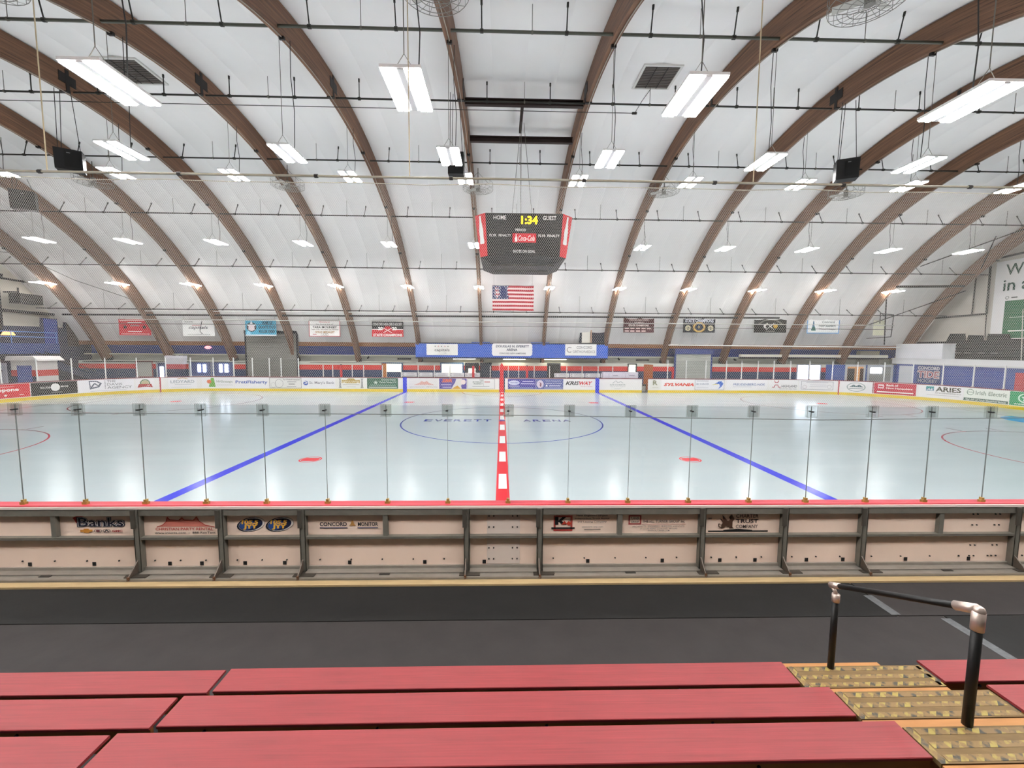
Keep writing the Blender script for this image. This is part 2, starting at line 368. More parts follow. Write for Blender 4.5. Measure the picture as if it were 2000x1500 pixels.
k = MB(); k.box(-.15, .15, -.25, .25, RI+.1, RO-.1); k.v = [(x, RI*sin(A_FOOT)*0+z*sin(A_FOOT)+(y*.5)*cos(A_FOOT), z*cos(A_FOOT)-(y*.5)*sin(A_FOOT)) for x, y, z in k.v]; k.build('foot_shoe', M_DARK, arch0)
arch_kids = kids(arch0)
FEET = ['beside the navy stepped partition', 'left of the red wall banner', 'right of the red wall banner', 'left of the light blue banner', 'right of the light blue banner', 'between the black and red banner and the gold-lettered white one',
        'left of the flag', 'right of the flag', 'left of the maroon banner', 'right of the maroon banner', 'left of the crossed sticks banner', 'left of the blue-edged white banner', 'right of the blue-edged white banner', 'nearest the right end wall']
FEET[3], FEET[4], FEET[5] = 'between the white slanted-logo banner and the light blue banner', 'between the light blue banner and the gold-lettered banner', 'between the gold-lettered and black and red banners'
FEET[6] = 'immediately left of the scoreboard'; FEET[7] = 'immediately right of the scoreboard'
for i, x in enumerate(AX):
    lb = 'brown laminated timber roof arch, %s from the left' % ORD[i]
    if i == 0: arch0['label'] = lb
    else: copy_tree(arch0, (x, CY, CZ), lb, ch=arch_kids)
# ================================================================ SPRINKLER PIPES AND CONDUITS
ANG = [radians(a) for a in (-12.6, .7, 13.8, 26.7, 39.8, 51.3)]
PN = ['nearest', 'second', 'third', 'fourth', 'fifth', 'farthest']
for i, a in enumerate(ANG):
    y, z = arc_pt(19.1, a); t = thing('sprinkler_pipe', 'dark roof sprinkler pipe spanning the hall, %s from the stands' % PN[i], 'pipe', (0, y, z), 'roof sprinkler pipes')
    MB().tube((XL+.3, 0, 0), (XR-.3, 0, 0), .045 if i == 0 else .036, 8).build('pipe', M_PIPE if i == 0 else M_PIPEDK, t, smooth=True)
    d = (sin(a), cos(a)); L = .8
    proto = MB().tube((0, 0, 0), (0, d[0]*L*.86, d[1]*L*.86), .02, 6).tube((0, d[0]*L*.8, d[1]*L*.8), (0, d[0]*L, d[1]*L), .035, 6).tube((-.05, 0, 0), (.05, 0, 0), .062, 8).mesh('brace', M_PIPEDK)
    rod = MB().tube((0, 0, 0), (0, 0, L/max(.45, cos(a))*.97), .011, 5).tube((-.03, 0, 0), (.03, 0, 0), .055, 6).mesh('hanger_rod', M_WIRE)
    for j in range(-13, 15):
        x = -.68+2.56*j
        if XL+.5 < x < XR-.5: link('brace', proto, t, (x, 0, 0))
    for j in range(-6, 7): link('hanger_rod', rod, t, (.84+5.12*j, 0, 0))
y, z = arc_pt(18.85, radians(1.2))
tag(MB().tube((-34, y, z), (5.3, y, z), .014, 5).tube((5.3, y, z), (5.45, y-.1, z-.05), .05, 6).path([(5.4, y, z), (5.7, y, z+.5), (6.0, y-.1, z+.9)], .012, 5).build('conduit', M_PIPEDK), 'thin dark conduit ending in a junction box near the right vent', 'conduit')
y, z = arc_pt(18.7, ANG[5]+.035)
tag(MB().tube((-28.5, y, z), (31, y, z), .028, 6).build('conduit', mat('#bdbcb6', .5, .2, .05, 3)), 'pale conduit just above the banner line, upper of two', 'conduit', 'far conduits')
tag(MB().tube((-31, y+.1, z-.32), (31, y+.1, z-.32), .02, 6).build('conduit', M_PIPEDK), 'dark thin conduit just above the banner line, lower of two', 'conduit', 'far conduits')
tag(MB().tube((-33.5, 13.9, 5.72), (22.0, 13.9, 5.92), .07, 8).build('gas_pipe', M_BLACK), 'thick black pipe running just above the wall banners', 'pipe')
tag(MB().tube((-28, 13.75, 6.02), (18, 13.75, 6.15), .03, 6).build('conduit', M_WHITE), 'white tube directly above the thick black pipe', 'conduit')
tag(MB().tube((13.6, 14.9, 3.72), (33.0, 14.9, 3.66), .045, 8).build('white_pipe', M_WHITE), 'thin white pipe across the right blue wall band', 'pipe')

# ================================================================ CEILING LAMPS
LR = [(-11.2, 7.86), (-5.1, 9.42), (.5, 10.92), (6.85, 9.52), (11.7, 7.72), (-16.2, 6.6)]
LN = ['nearest', 'second', 'middle', 'fourth', 'farthest', 'stand']
VIS = [range(-1, 3), range(-2, 4), range(-4, 6), range(-5, 7), range(-6, 7), range(0, 0)]
for r, (ly, lz) in enumerate(LR):
    t0 = thing('ceiling_lamp', '', 'lamp', (0, ly, lz), 'hanging LED lamps')
    MB().box(-.34, .34, -.62, .62, .03, .08).box(-.1, .1, -.3, .3, .1, .14).build('housing', mat('#dedede', .45, .1, .05, 4), t0)
    MB().quad((-.3, -.5, .09), (.3, -.5, .09), (.3, .5, .09), (-.3, .5, .09)).build('added_uplight', M_UP, t0, fix=False)  # glowing sheet added above the closed housing, lifts the roof
    me = MB().quad((-.045, -.6, 0), (-.045, .6, 0), (.045, .6, 0), (.045, -.6, 0)).quad((-.045, -.6, .03), (-.045, .6, .03), (-.045, .6, 0), (-.045, -.6, 0)).quad((.045, -.6, 0), (.045, .6, 0), (.045, .6, .03), (.045, -.6, .03)).mesh('tube', M_TUBE)
    for x in (-.28, -.155, .155, .28): link('tube', me, t0, (x, 0, 0))
    MB().box(-.055, .055, -.6, .6, .012, .03).build('driver_cover', mat('#cfd0d2', .4, .1, .05, 4), t0)
    rz_ = (lambda y: roof_z(y, RS)-.03) if r == 5 else (lambda y: roof_z(y, RI))
    za = rz_(ly)-lz
    MB().path([(-.2, -.3, .14), (0, -.3, .45), (.2, -.3, .14)], .006, 4).tube((0, -.3, .45), (0, -.3, rz_(ly-.3)-lz), .009, 5).build('hanging_wire', M_WIRE, t0)
    MB().path([(.16, .1, .12), (.2, .1, za*.4), (.12, .1, za*.7), (.14, .1, rz_(ly+.1)-lz)], .012, 5).build('power_cable', mat('#2b2a29', .6, 0, .1, 5), t0)
    ch = kids(t0); first = True
    ks = list(range(-6 if r == 4 else -5, 7)) if r < 5 else [-3+.5*q for q in range(14)]
    for k in ks:
        x = -1.72+5.12*k+(1.28 if r == 5 else 0)
        if r == 5: lb = 'hanging white four-tube lamp over the stands, %s from the left' % ORD[int(2*k+6)]
        elif k in VIS[r]: lb = 'hanging white four-tube lamp, %s row from the stands, %s from the left' % (LN[r], ORD[k-VIS[r][0]])
        else: lb = 'hanging white four-tube lamp, %s row from the stands, beyond the %s picture edge, number %s' % (LN[r], 'left' if k < VIS[r][0] else 'right', ORD[(VIS[r][0]-k-1) if k < VIS[r][0] else (k-VIS[r][-1]-1)])
        if first: t0.location = (x, ly, lz); t0['label'] = lb; first = False
        else: copy_tree(t0, (x, ly, lz), lb, ch=ch)

# ================================================================ CEILING FANS
fan0 = thing('ceiling_fan', '', 'fan', (0, 0, 0), 'caged ceiling fans')
b = MB(); R0 = .82
for rr, zz in ((R0, 0), (R0, .3), (.62, -.07), (.42, -.1), (.2, -.12)):
    b.path([(rr*cos(2*pi*i/28), rr*sin(2*pi*i/28), zz) for i in range(29)], .008, 4)
for i in range(20):
    a = 2*pi*i/20; c, s = cos(a), sin(a); b.path([(.1*c, .1*s, -.12), (.42*c, .42*s, -.1), (.62*c, .62*s, -.07), (R0*c, R0*s, 0), (R0*c, R0*s, .3)], .0055, 4)
b.build('cage', mat('#8f8e89', .5, .4, .1, 5), fan0)
MB().tube((0, 0, -.1), (0, 0, .28), .11, 12).build('motor', mat('#8c8a84', .5, .3, .1, 5), fan0)
for i in range(3):
    a = 2*pi*i/3+.4; k = MB(); k.box(.1, .72, -.09, .09, .06, .075); k.v = [(x*cos(a)-y*sin(a), x*sin(a)+y*cos(a), z+y*.35) for x, y, z in k.v]; k.build('blade', mat('#c9c8c2', .5, .1, .05, 5), fan0)
fan_ch = kids(fan0); first = True
for row, (fy, fz, ks) in enumerate(((-8.7, 11.58, (-2, 0, 2)), (4.55, 11.98, (-4, -2, 0, 2, 4)))):
    for j, k in enumerate(ks):
        lb = 'round wire-caged ceiling fan, %s row, %s from the left' % (('nearer', 'farther')[row], ORD[j]); x = -1.72+5.12*k+(.35 if row else .1)
        if first: f = fan0; f.location = (x, fy, fz); f['label'] = lb; first = False
        else: f = copy_tree(fan0, (x, fy, fz), lb, ch=fan_ch)
        L = roof_z(fy, RS)-fz-.05
        MB().tube((0, 0, .28), (0, 0, L), .02, 6).path([(-.6, 0, .3), (0, 0, min(1.2, L*.8)), (.6, 0, .3)], .008, 4).build('drop_rod', M_WIRE, f)

# ================================================================ LOUDSPEAKERS
def speaker(x, y, z, w, h, label, yaw=0, tilt=.35, tall=1.0):
    t = thing('loudspeaker', label, 'loudspeaker', (x, y, z), 'hanging loudspeakers', yaw)
    poly = [(-.28, -h/2), (.2, -h/2), (.38, h/2), (-.2, h/2)]       # tilted cabinet profile (y,z)
    MB().prism([(a*.9-tilt*b*.4, b) for a, b in poly], 0, -w/2, w/2).build('cabinet', M_BLACK, t)
    g = MB(); g.quad((-w*.12, -.29*.9+tilt*h*.12-.0, -h*.38), (w*.42, -.29*.9+tilt*h*.12, -h*.38), (w*.42, -.22*.9-tilt*h*.14, h*.4), (-w*.12, -.22*.9-tilt*h*.14, h*.4)); g.v = [(a, b-.035, c) for a, b, c in g.v]; g.build('grille', mat('#060606', .35, .1, .2, 30), t)
    MB().box(-w*.03, w*.1, -.3, -.285, h*.28, h*.31).build('badge', mat('#8a8a8a', .4, .5, .05, 5), t)
    L = roof_z(y, RI)-z
    MB().tube((-w*.4, 0, h/2), (-w*.36, 0, L), .012, 5).tube((w*.4, 0, h/2), (w*.2, 0, L), .012, 5).tube((-w*.3, .1, h/2), (-w*.2, .1, L), .012, 5).build('hanging_cable', mat('#2e2d2b', .6, 0, .1, 5), t)
speaker(-17.0, -1.6, 10.55, .8, .75, 'black loudspeaker box hanging over the left of the rink', .55, .5)
speaker(-1.85, -2.0, 10.5, .6, .85, 'black loudspeaker box hanging left of the scoreboard', 0, .0)
speaker(13.75, -2.0, 10.55, .75, .75, 'black loudspeaker box hanging over the right of the rink', -.45, .5)
speaker(-25.6, 4.6, 11.05, .95, .95, 'black loudspeaker behind the net at the far left', .6, .5)

# ================================================================ ROOF VENTS
for j, (x0, x1, a0, a1) in enumerate(((-15.2, -13.8, -.035, .038), (5.35, 6.68, -.052, .017))):
    t = thing('roof_vent', ('dark louvred roof vent above the left loudspeaker', 'dark louvred roof vent right of the steel scoreboard frame')[j], 'vent', (x0, CY, CZ), 'roof vents')
    def put(b):
        b.v = [(x, (RS-.06-zz)*sin(y), (RS-.06-zz)*cos(y)) for x, y, zz in b.v]; return b
    w = x1-x0; put(MB().box(0, w, a0, a1, -.02, .0)).build('backing', M_DARK, t)
    fr = MB(); d = .0035
    for q in ((-.09, w+.09, a0-d, a0), (-.09, w+.09, a1, a1+d), (-.09, 0, a0, a1), (w, w+.09, a0, a1)): fr.box(*q, -.02, .05)
    put(fr).build('frame', mat('#dcdcd8', .5, 0, .05, 3), t)
    for i in range(14):
        y0 = a0+(a1-a0)*(i+.1)/14; put(MB().box(0, w, y0, y0+(a1-a0)/14*.55, .0, .03)).build('louvre', mat('#6b6560', .5, .3, .1, 6), t)
    for xx in (w*.33, w*.66): put(MB().box(xx-.015, xx+.015, a0, a1, .03, .04)).build('mullion', M_DARK, t)

# ================================================================ SCOREBOARD AND ITS FRAME
t = thing('roof_girder', 'dark steel beam frame between two arches above the scoreboard', 'frame', (0, 0, 13.2))
for y in (-1.05, 1.5):
    zz = roof_z(y, RI)-13.2+.08
    MB().box(-1.58, 3.26, y-.09, y+.09, zz-.02, zz+.02).box(-1.58, 3.26, y-.012, y+.012, zz+.02, zz+.2).box(-1.58, 3.26, y-.09, y+.09, zz+.2, zz+.24).build('beam', mat('#2a1c18', .5, .2, .2, 5), t)
MB().box(.72, .84, -.96, 1.41, .2, .38).build('cross_beam', mat('#2a1c18', .5, .2, .2, 5), t)
SBC = (.84, .1)   # centre
t = thing('scoreboard', 'large black four-sided scoreboard with red corner panels and yellow clock', 'scoreboard', (SBC[0], SBC[1], 7.1))
HW, HB = 1.56, 1.48       # half face width at the top / bottom
def frustum(b, w0, c0, z0, w1, c1, z1):
    """octagonal ring: face half width w, corner reach c"""
    def oc(w, c): return [(-w, -c), (w, -c), (c, -w), (c, w), (w, c), (-w, c), (-c, w), (-c, -w)]
    k = len(b.v); b.v += [(x, y, z0) for x, y in oc(w0, c0)]+[(x, y, z1) for x, y in oc(w1, c1)]; return k
b = MB(); k = frustum(b, 1.47, 1.78, 0, 1.56, 2.0, 1.63)
for i in (0, 2, 4, 6): b.f.append((k+i, k+i+1, k+8+i+1, k+8+i))
b.f += [tuple(k+15-i for i in range(8)), ]
b.build('face', M_BLACK, t)
for i in (1, 3, 5, 7):
    b = MB(); k = frustum(b, 1.47, 1.78, 0, 1.56, 2.0, 1.63); j = (i+1) % 8; b.quad(*[b.v[q] for q in (k+i, k+j, k+8+j, k+8+i)]); b.v = b.v[16:]; b.f = [(0, 1, 2, 3)]; b.build('corner_panel', mat('#d92430', .45, 0, .05, 3), t, fix=False)
b = MB(); k = frustum(b, 1.28, 1.33, -.2, 1.47, 1.78, 0)
for i in range(8): j = (i+1) % 8; b.f.append((k+i, k+j, k+8+j, k+8+i))
b.f.append(tuple(k+i for i in range(8))); b.build('skirt', mat('#1a1a1b', .5, .1, .2, 6), t)
b = MB()
for p, q in (((-1.25, -1.2), (1.25, -1.2)), ((-1.35, -1.0), (1.35, -1.0)), ((-.4, -1.2), (.2, .9)), ((1.0, -1.2), (1.3, .5)), ((-1.2, .3), (1.2, .3))): b.tube((*p, -.22), (*q, -.22), .022, 5)
b.build('underside_brace', mat('#57564f', .5, .3, .1, 6), t)
for sx in (-1, 1): MB().tube((sx*.5, 0, 1.63), (sx*.06, .2, 6.2), .011, 5).build('hanging_cable', M_WIRE, t)
MB().tube((-.06, 0, 1.63), (-.06, .1, 6.2), .014, 5).build('hanging_cable', M_WIRE, t)
def sb_warp(p):    # front face leans outward towards the top
    zz = p[2]/1.63; return (p[0]-1.5, -(1.78+.22*zz)+p[1], p[2])
AMB = '#ffd400'
W_ = '#f4f4f2'
sign(t, 3.0, 1.63, [('t', 'HOME', .09, .26, .85, .945, W_), ('t', 'GUEST', .75, .93, .85, .945, W_), ('t', 'PERIOD', .385, .525, .585, .645, W_),
    ('t', 'PLYR', .035, .13, .455, .515, W_), ('t', 'PENALTY', .16, .325, .455, .515, W_), ('t', 'PLYR', .695, .79, .455, .515, W_), ('t', 'PENALTY', .815, .98, .455, .515, W_), ('t', 'SHOTS ON GOAL', .355, .655, .08, .145, W_),
    ('r', .345, .665, .32, .535, '#d8222f'), ('t', 'Coca-Cola', .425, .645, .36, .49, W_, .35), ('p', [(.378, .34), (.41, .34), (.412, .42), (.4, .47), (.4, .52), (.388, .52), (.388, .47), (.376, .42)], W_)], sb_warp)
vs, fs = text_polys('1:34', 0, .03); me = bpy.data.meshes.new('clock_digits'); me.from_pydata([sb_warp(((.46+.22*a)*3.0, -.03, (.745+.19*q)*1.63)) for a, q in vs], [], fs); me.materials.append(emat('clock_glow', AMB, 1.3)); link('clock_digits', me, t)
for sx in (-1, 1):    # white bottles printed on the red corner panels
    def cw(u, v): # point on the corner panel plane
        z = v*1.63; w = 1.47+.09*v; c = 1.78+.22*v; ax, ay = w, -c; bx, by = c, -w; x = ax+(bx-ax)*u; y = ay+(by-ay)*u; return (sx*(x+.012), y-.012, z)
    prof = [(.5, .95), (.58, .95), (.6, .8), (.72, .55), (.7, .38), (.76, .24), (.74, .2), (.28, .2), (.24, .24), (.3, .38), (.28, .55), (.4, .8), (.42, .95)]
    b = MB(); b.quad(*[cw(u, .3+.66*(v-.2)/.75) for u, v in prof]); b.build('bottle_print', pr('#f0efee'), t, fix=False)
    for cy_ in (1,):
        b = MB(); b.quad(*[(x, -y, z) for x, y, z in [cw(u, .3+.66*(v-.2)/.75) for u, v in prof]]); b.build('bottle_print', pr('#f0efee'), t, fix=False)

# ================================================================ FLAG AND BANNERS
t = thing('national_flag', 'stars and stripes flag hanging below the scoreboard', 'flag', (-.71, 11.0, 6.05)); FWD, FH = 2.93, 1.73
def flag_w(p): return (p[0], p[1]+.035*sin(p[0]*3.1)+.02*sin(p[0]*7+p[2]*2), p[2])
for i in range(13):
    b = MB(); b.box(0, FWD, 0, .006, FH*i/13, FH*(i+1)/13, 24); b.v = [flag_w(p) for p in b.v]; b.build('red_stripe' if i % 2 == 0 else 'white_stripe', pr('#b81f30' if i % 2 == 0 else '#f0d9d8'), t)
b = MB(); b.box(0, FWD*.39, -.004, -.001, FH*6/13, FH, 8); b.v = [flag_w(p) for p in b.v]; b.build('canton', pr('#2b3468'), t)
stp = []
for rr in range(9):
    for cc in range(6 if rr % 2 == 0 else 5):
        b = MB(); u = FWD*.39*((cc+.5)/6 if rr % 2 == 0 else (cc+1)/6); v = FH*(6/13+7/13*(rr+.6)/9.2); b.quad(*[flag_w((x, -.007, z)) for x, z in star(u, v, .055, .055)]); b.build('star', pr('#f3f3f3'), t, fix=False)
MB().tube((0, 0, FH+.02), (FWD, 0, FH+.02), .012, 6).tube((.1, 0, FH), (.1, 0, 4.0), .006, 4).tube((FWD-.1, 0, FH), (FWD-.1, 0, 4.0), .006, 4).build('hanging_line', M_WIRE, t)

K, Wt, Rd = '#17171a', '#f1f1ee', '#c9202e'
G_BAN = 'banners on the far roof slope'
def banner(label, x0, x1, z0, z1, base, items): 
    t = board_sign('wall_banner', label, 'banner', x0, x1, 14.6, z0, z1, base, items, G_BAN, .02)
    MB().tube((0, .01, z1-z0+.03), (x1-x0, .01, z1-z0+.03), .02, 6).tube((.1, .01, z1-z0), (.1, .01, z1-z0+.28), .008, 4).tube((x1-x0-.1, .01, z1-z0), (x1-x0-.1, .01, z1-z0+.28), .008, 4).build('hanging_rod', M_WIRE, t)
banner('red wall banner with two dark emblems, leftmost banner', -30.0, -27.55, 4.2, 5.42, '#cf2030', [('r', 0.280, 0.720, 0.785, 0.835, Wt), ('r', 0.360, 0.640, 0.585, 0.635, '#8f8f8f'), ('p', star(.2, .52, .09, .17), K), ('p', star(.8, .52, .09, .17), K), ('r', 0.280, 0.720, 0.220, 0.260, Wt), ('r', .04, .96, .93, .96, Wt), ('t', 'www.ConcordYouthHockey.org', .06, .94, .04, .13, Wt)])
banner('white wall banner with slanted team name and hockey stick', -25.1, -22.65, 4.18, 5.46, '#f2f2f0', [('t', 'Home of the', .07, .34, .82, .9, K), ('t', 'capitals', .19, .8, .36, .62, '#3a3f48', .3), ('l', [(.62, .92), (.54, .3), (.58, .18), (.62, .14)], .05, '#23252b'), ('r', .3, .56, .62, .645, '#c45a5a'), ('s', .36, .72, .02, .035, Rd), ('s', .44, .72, .02, .035, Rd), ('s', .52, .72, .02, .035, Rd), ('s', .67, .72, .02, .035, Rd), ('t', 'www.ConcordYouthHockey.org', .14, .86, .06, .13, K)])
banner('light blue roller derby banner over the grey shutter', -20.25, -17.85, 4.23, 5.47, '#3fa3c4', [('r', 0, 1, .0, .07, '#e6eef2'), ('e', .2, .55, .16, .3, '#2a2b30'), ('p', star(.2, .62, .19, .34), '#dfe6ea'), ('e', .2, .5, .1, .2, '#e7d9dd'), ('e', .1, .17, .07, .13, '#8fd0e6'), ('t', 'HOME OF', .55, .88, .72, .92, '#16303c', 0, .03), ('t', 'GRANITE STATE', .42, .98, .45, .64, '#16303c', 0, .03), ('t', 'ROLLER DERBY', .44, .97, .18, .37, '#16303c', 0, .03)])
banner('white wall banner with thin red border and gold lettering', -15.3, -12.85, 4.2, 5.46, '#f1efec', [('b', .0, 1, .0, 1, .05, '#bb3442'), ('t', 'Welcome to', .33, .67, .87, .95, '#c23a4a'), ('t', 'the home ice of', .22, .78, .73, .82, '#8a8a8a'), ('t', 'TARA MOUNSEY', .12, .9, .52, .66, K, 0, .03), ('t', 'Team USA Womens Ice Hockey', .06, .95, .4, .48, '#6a5240'), ('t', 'GOLD MEDALIST', .2, .82, .22, .34, '#b07c1c', 0, .03), ('r', 0.120, 0.240, 0.120, 0.160, '#c0505a'), ('n', .42, .13, .04, .08, .2, '#aaaaaa'), ('n', .5, .13, .04, .08, .2, '#777777'), ('n', .58, .13, .04, .08, .2, '#555555')])
banner('black over red state champions banner dated 2020', -10.35, -7.87, 4.22, 5.44, '#19191b', [('r', 0, 1, 0, .46, '#c8242f'), ('r', 0, 1, .46, .5, Wt), ('t', 'CONCORD HIGH GIRLS HOCKEY', .03, .97, .72, .9, Wt), ('r', 0.400, 0.600, 0.672, 0.698, '#c8242f'), ('e', .5, .4, .16, .26, '#c8242f'), ('t', '20', .19, .34, .42, .64, Wt, 0, .04), ('t', '20', .64, .79, .42, .64, Wt, 0, .04), ('l', [(.36, .26), (.66, .6)], .05, '#efe4e2'), ('l', [(.64, .26), (.34, .6)], .05, '#efe4e2'), ('t', 'STATE CHAMPIONS', .04, .96, .03, .2, Wt, 0, .04)])
banner('maroon wall banner with rows of white years', 9.75, 12.24, 4.7, 5.9, '#4a1d22', [('b', 0, 1, 0, 1, .03, '#7a5a58'), ('t', 'CONCORD HIGH SCHOOL', .18, .82, .78, .9, '#e8cfcb'), ('t', "WOMEN'S", .35, .66, .62, .72, '#e8cfcb'), ('t', 'STATE CHAMPIONS', .17, .83, .42, .55, '#efe0dc', 0, .03), ('r', 0.050, 0.185, 0.240, 0.320, '#e0c4c0'), ('r', 0.230, 0.365, 0.240, 0.320, '#e0c4c0'), ('r', 0.410, 0.545, 0.240, 0.320, '#e0c4c0'), ('r', 0.590, 0.725, 0.240, 0.320, '#e0c4c0'), ('r', 0.770, 0.905, 0.240, 0.320, '#e0c4c0'), ('r', 0.050, 0.185, 0.070, 0.150, '#e0c4c0'), ('r', 0.230, 0.365, 0.070, 0.150, '#e0c4c0'), ('r', 0.410, 0.545, 0.070, 0.150, '#e0c4c0'), ('r', 0.590, 0.725, 0.070, 0.150, '#e0c4c0')])
banner('black state champions banner with gold round crest', 14.62, 17.23, 4.74, 5.93, '#1b1c25', [('t', 'STATE CHAMPIONS', .06, .95, .68, .93, '#e6e9f2', 0, .04), ('e', .5, .37, .2, .35, '#c99a3a'), ('e', .5, .37, .13, .23, '#20304a'), ('n', .5, .37, .17, .3, .1, '#e5cf95'), ('t', 'B', .47, .53, .28, .46, '#d9c089'), ('e', .15, .3, .09, .19, '#d8cfae'), ('e', .86, .3, .09, .19, '#d8cfae'), ('t', '2', .12, .18, .2, .4, '#3a3a3a'), ('t', '2', .83, .89, .2, .4, '#3a3a3a')])
banner('black wall banner with crossed hockey sticks and gold helmet', 20.44, 23.1, 4.78, 6.02, '#1c1c1b', [('l', [(.14, .55), (.3, .78), (.5, .86), (.7, .78), (.88, .55)], .1, '#77766e'), ('e', .36, .42, .07, .15, '#d9d9d4'), ('e', .4, .4, .045, .09, '#1c1c1b'), ('e', .66, .42, .07, .14, '#c39a34'), ('l', [(.38, .2), (.62, .62)], .045, Wt), ('l', [(.62, .2), (.38, .62)], .045, Wt), ('r', 0.360, 0.640, 0.073, 0.118, '#8f8e86')])
banner('white wall banner with bright blue border and lighthouse', 24.8, 27.5, 4.74, 6.02, '#f1f3f2', [('b', 0, 1, 0, 1, .07, '#5b9bd0'), ('p', [(.13, .2), (.27, .2), (.24, .38), (.21, .8), (.19, .8), (.16, .38)], '#2f6a8c'), ('p', [(.14, .18), (.28, .18), (.25, .4), (.18, .44)], '#2b6f62'), ('t', 'Concord', .46, .84, .66, .8, '#23484a'), ('t', "Nor'Easters", .37, .88, .43, .58, '#23484a', 0, .02), ('t', "Women's League", .37, .88, .22, .34, '#2b3a3a')])

# ================================================================ FAR WALL: FASCIA BOX, DOORS, WINDOWS
t = thing('press_box', 'bright blue overhanging press box front in the middle of the far wall', 'press box', (0, 15.0, 0))
MB().box(-7.0, 8.65, 0, .9, 2.62, 3.72).build('front', mat('#2f5fc4', .5, 0, .08, 1), t)
MB().box(-7.0, 8.65, -.02, .92, 2.5, 2.62).box(-7.0, 8.65, -.02, .92, 3.72, 3.8).build('dark_edge', mat('#131a2c', .5, 0, .1, 2), t)
for x in (-.95-.8, 3.1): MB().box(x-.75, x+.75, -.05, .4, 3.8, 3.86).build('ledge_tray', mat('#3c63b8', .5, 0, .1, 2), t)
for x in (-3.1, 1.0, 4.4): MB().box(x-.9, x+.9, .3, .55, 2.46, 2.5).build('soffit_light', emat('soffit_glow', '#fff3d8', 5), t)
GS = 'signs on the press box'
board_sign('press_box_sign', 'white team sign with five stars on the press box', 'sign', -6.12, -3.6, 14.96, 2.78, 3.68, '#e8e8e4', [('s', .28, .8, .025, .06, K), ('s', .38, .8, .025, .06, Rd), ('s', .48, .8, .025, .06, K), ('s', .59, .8, .025, .06, Rd), ('s', .69, .8, .025, .06, K), ('t', 'capitals', .26, .74, .28, .6, '#55585c'), ('r', .56, .64, .18, .21, '#55585c')], GS)
t = thing('press_box_sign', 'white rounded sign naming the arena in the middle of the press box', 'sign', (-.83, 14.96, 2.76), GS)
rw, rh, c = 3.28, 1.0, .12
MB().prism([(c, 0), (rw-c, 0), (rw, c), (rw, rh-c), (rw-c, rh), (c, rh), (0, rh-c), (0, c)], 1, 0, .03).build('panel', mat('#eeeeee', .5, 0, .03, 3), t)
sign(t, rw, rh, [('t', 'DOUGLAS N. EVERETT', .1, .92, .68, .88, '#3b4460', 0, .03), ('t', 'ARENA', .36, .63, .4, .6, '#3b4460', 0, .03), ('t', 'CONCORD NEW HAMPSHIRE', .18, .84, .14, .27, '#5a6070', 0, .02)], ident)
board_sign('press_box_sign', 'white clinic sign with dark crescent on the right of the press box', 'sign', 5.14, 7.7, 14.96, 2.82, 3.74, '#ececea', [('n', .14, .5, .09, .24, .2, '#4a4a50'), ('r', .16, .24, .35, .66, '#ececea'), ('t', 'CONCORD', .36, .86, .6, .84, '#8c8c90'), ('t', 'ORTHOPAEDICS', .24, .96, .22, .46, '#8c8c90')], GS)
# dormer with open door
t = thing('dormer', 'dark dormer with a pale open door above the press box', 'dormer', (6.4, 15.35, 3.86))
MB().box(0, 2.1, 0, .4, 0, 1.36).build('frame', mat('#20273c', .6, 0, .1, 2), t); MB().box(.15, .82, -.02, 0, 0, 1.28).build('door', mat('#f0ece2', .5, 0, .04, 2), t); MB().box(.86, .95, -.1, 0, 0, 1.28).build('door_edge', mat('#c8a48a', .5, 0, .04, 2), t)
MB().prism([(1.6, 1.05), (1.76, 1.05), (1.68, 1.2)], 1, -.01, 0).build('letter_mark', mat('#cfd2d8', .5), t)
# roller shutters
def shutter(label, x0, x1, y, z1, m, fr):
    t = thing('roller_shutter', label, 'shutter', (x0, y, -.012)); n = int(z1/.13); w = x1-x0; b = MB()
    for i in range(n):
        za, zb = z1*i/n, z1*(i+1)/n; b.prism([(0, za), (-.025, za+.02), (-.025, zb-.03), (0, zb), (.03, zb), (.03, za)], 0, 0, w)
    b.build('slats', m, t)['kind'] = 'stuff'
    MB().box(-.12, 0, -.06, .1, 0, z1+.12).build('guide_rail', fr, t); MB().box(w, w+.12, -.06, .1, 0, z1+.12).build('guide_rail', fr, t); MB().box(-.12, w+.12, -.12, .3, z1, z1+.42).build('shutter_box', fr, t)
shutter('tall grey roller shutter under the light blue banner', -20.75, -16.75, 15.5, 4.45, mat('#85857f', .5, .2, .1, 2), mat('#23262f', .5, .1, .1, 3))
shutter('pale grey roller shutter in the right blue wall', 14.55, 17.5, 15.6, 3.0, mat('#b9bdb6', .5, .1, .08, 2), mat('#3d5190', .5, 0, .1, 3))
# doors and windows on the far wall (real frames with recessed leaf)
def wallbox(name, label, cat, x0, x1, z0, z1, leaf, frame='#20304a', glow=None, extra=(), y=15.7, fwid=.1):
    x0, x1, z0, z1 = x0*.9655, x1*.9655, max(0, 3.33-(3.33-z0)*.9655), min(2.17, 3.33-(3.33-z1)*.9655)
    t = thing(name, label, cat, (x0, y, z0)); w, h = x1-x0, z1-z0
    MB().box(0, w, -.06, .0, 0, fwid).box(0, w, -.06, 0, h-fwid, h).box(0, fwid, -.06, 0, fwid, h-fwid).box(w-fwid, w, -.06, 0, fwid, h-fwid).build('frame', mat(frame, .5, 0, .08, 3), t)
    MB().box(fwid, w-fwid, -.02, 0, fwid, h-fwid).build('pane' if cat == 'window' else 'leaf', glow or mat(leaf, .4, 0, .1, 2), t)
    for (nm, a, b_, c_, d, col) in extra: MB().box(a*w, b_*w, -.075, -.02, c_*h, d*h).build(nm, col if not isinstance(col, str) else mat(col, .5, 0, .1, 3), t)
    return t
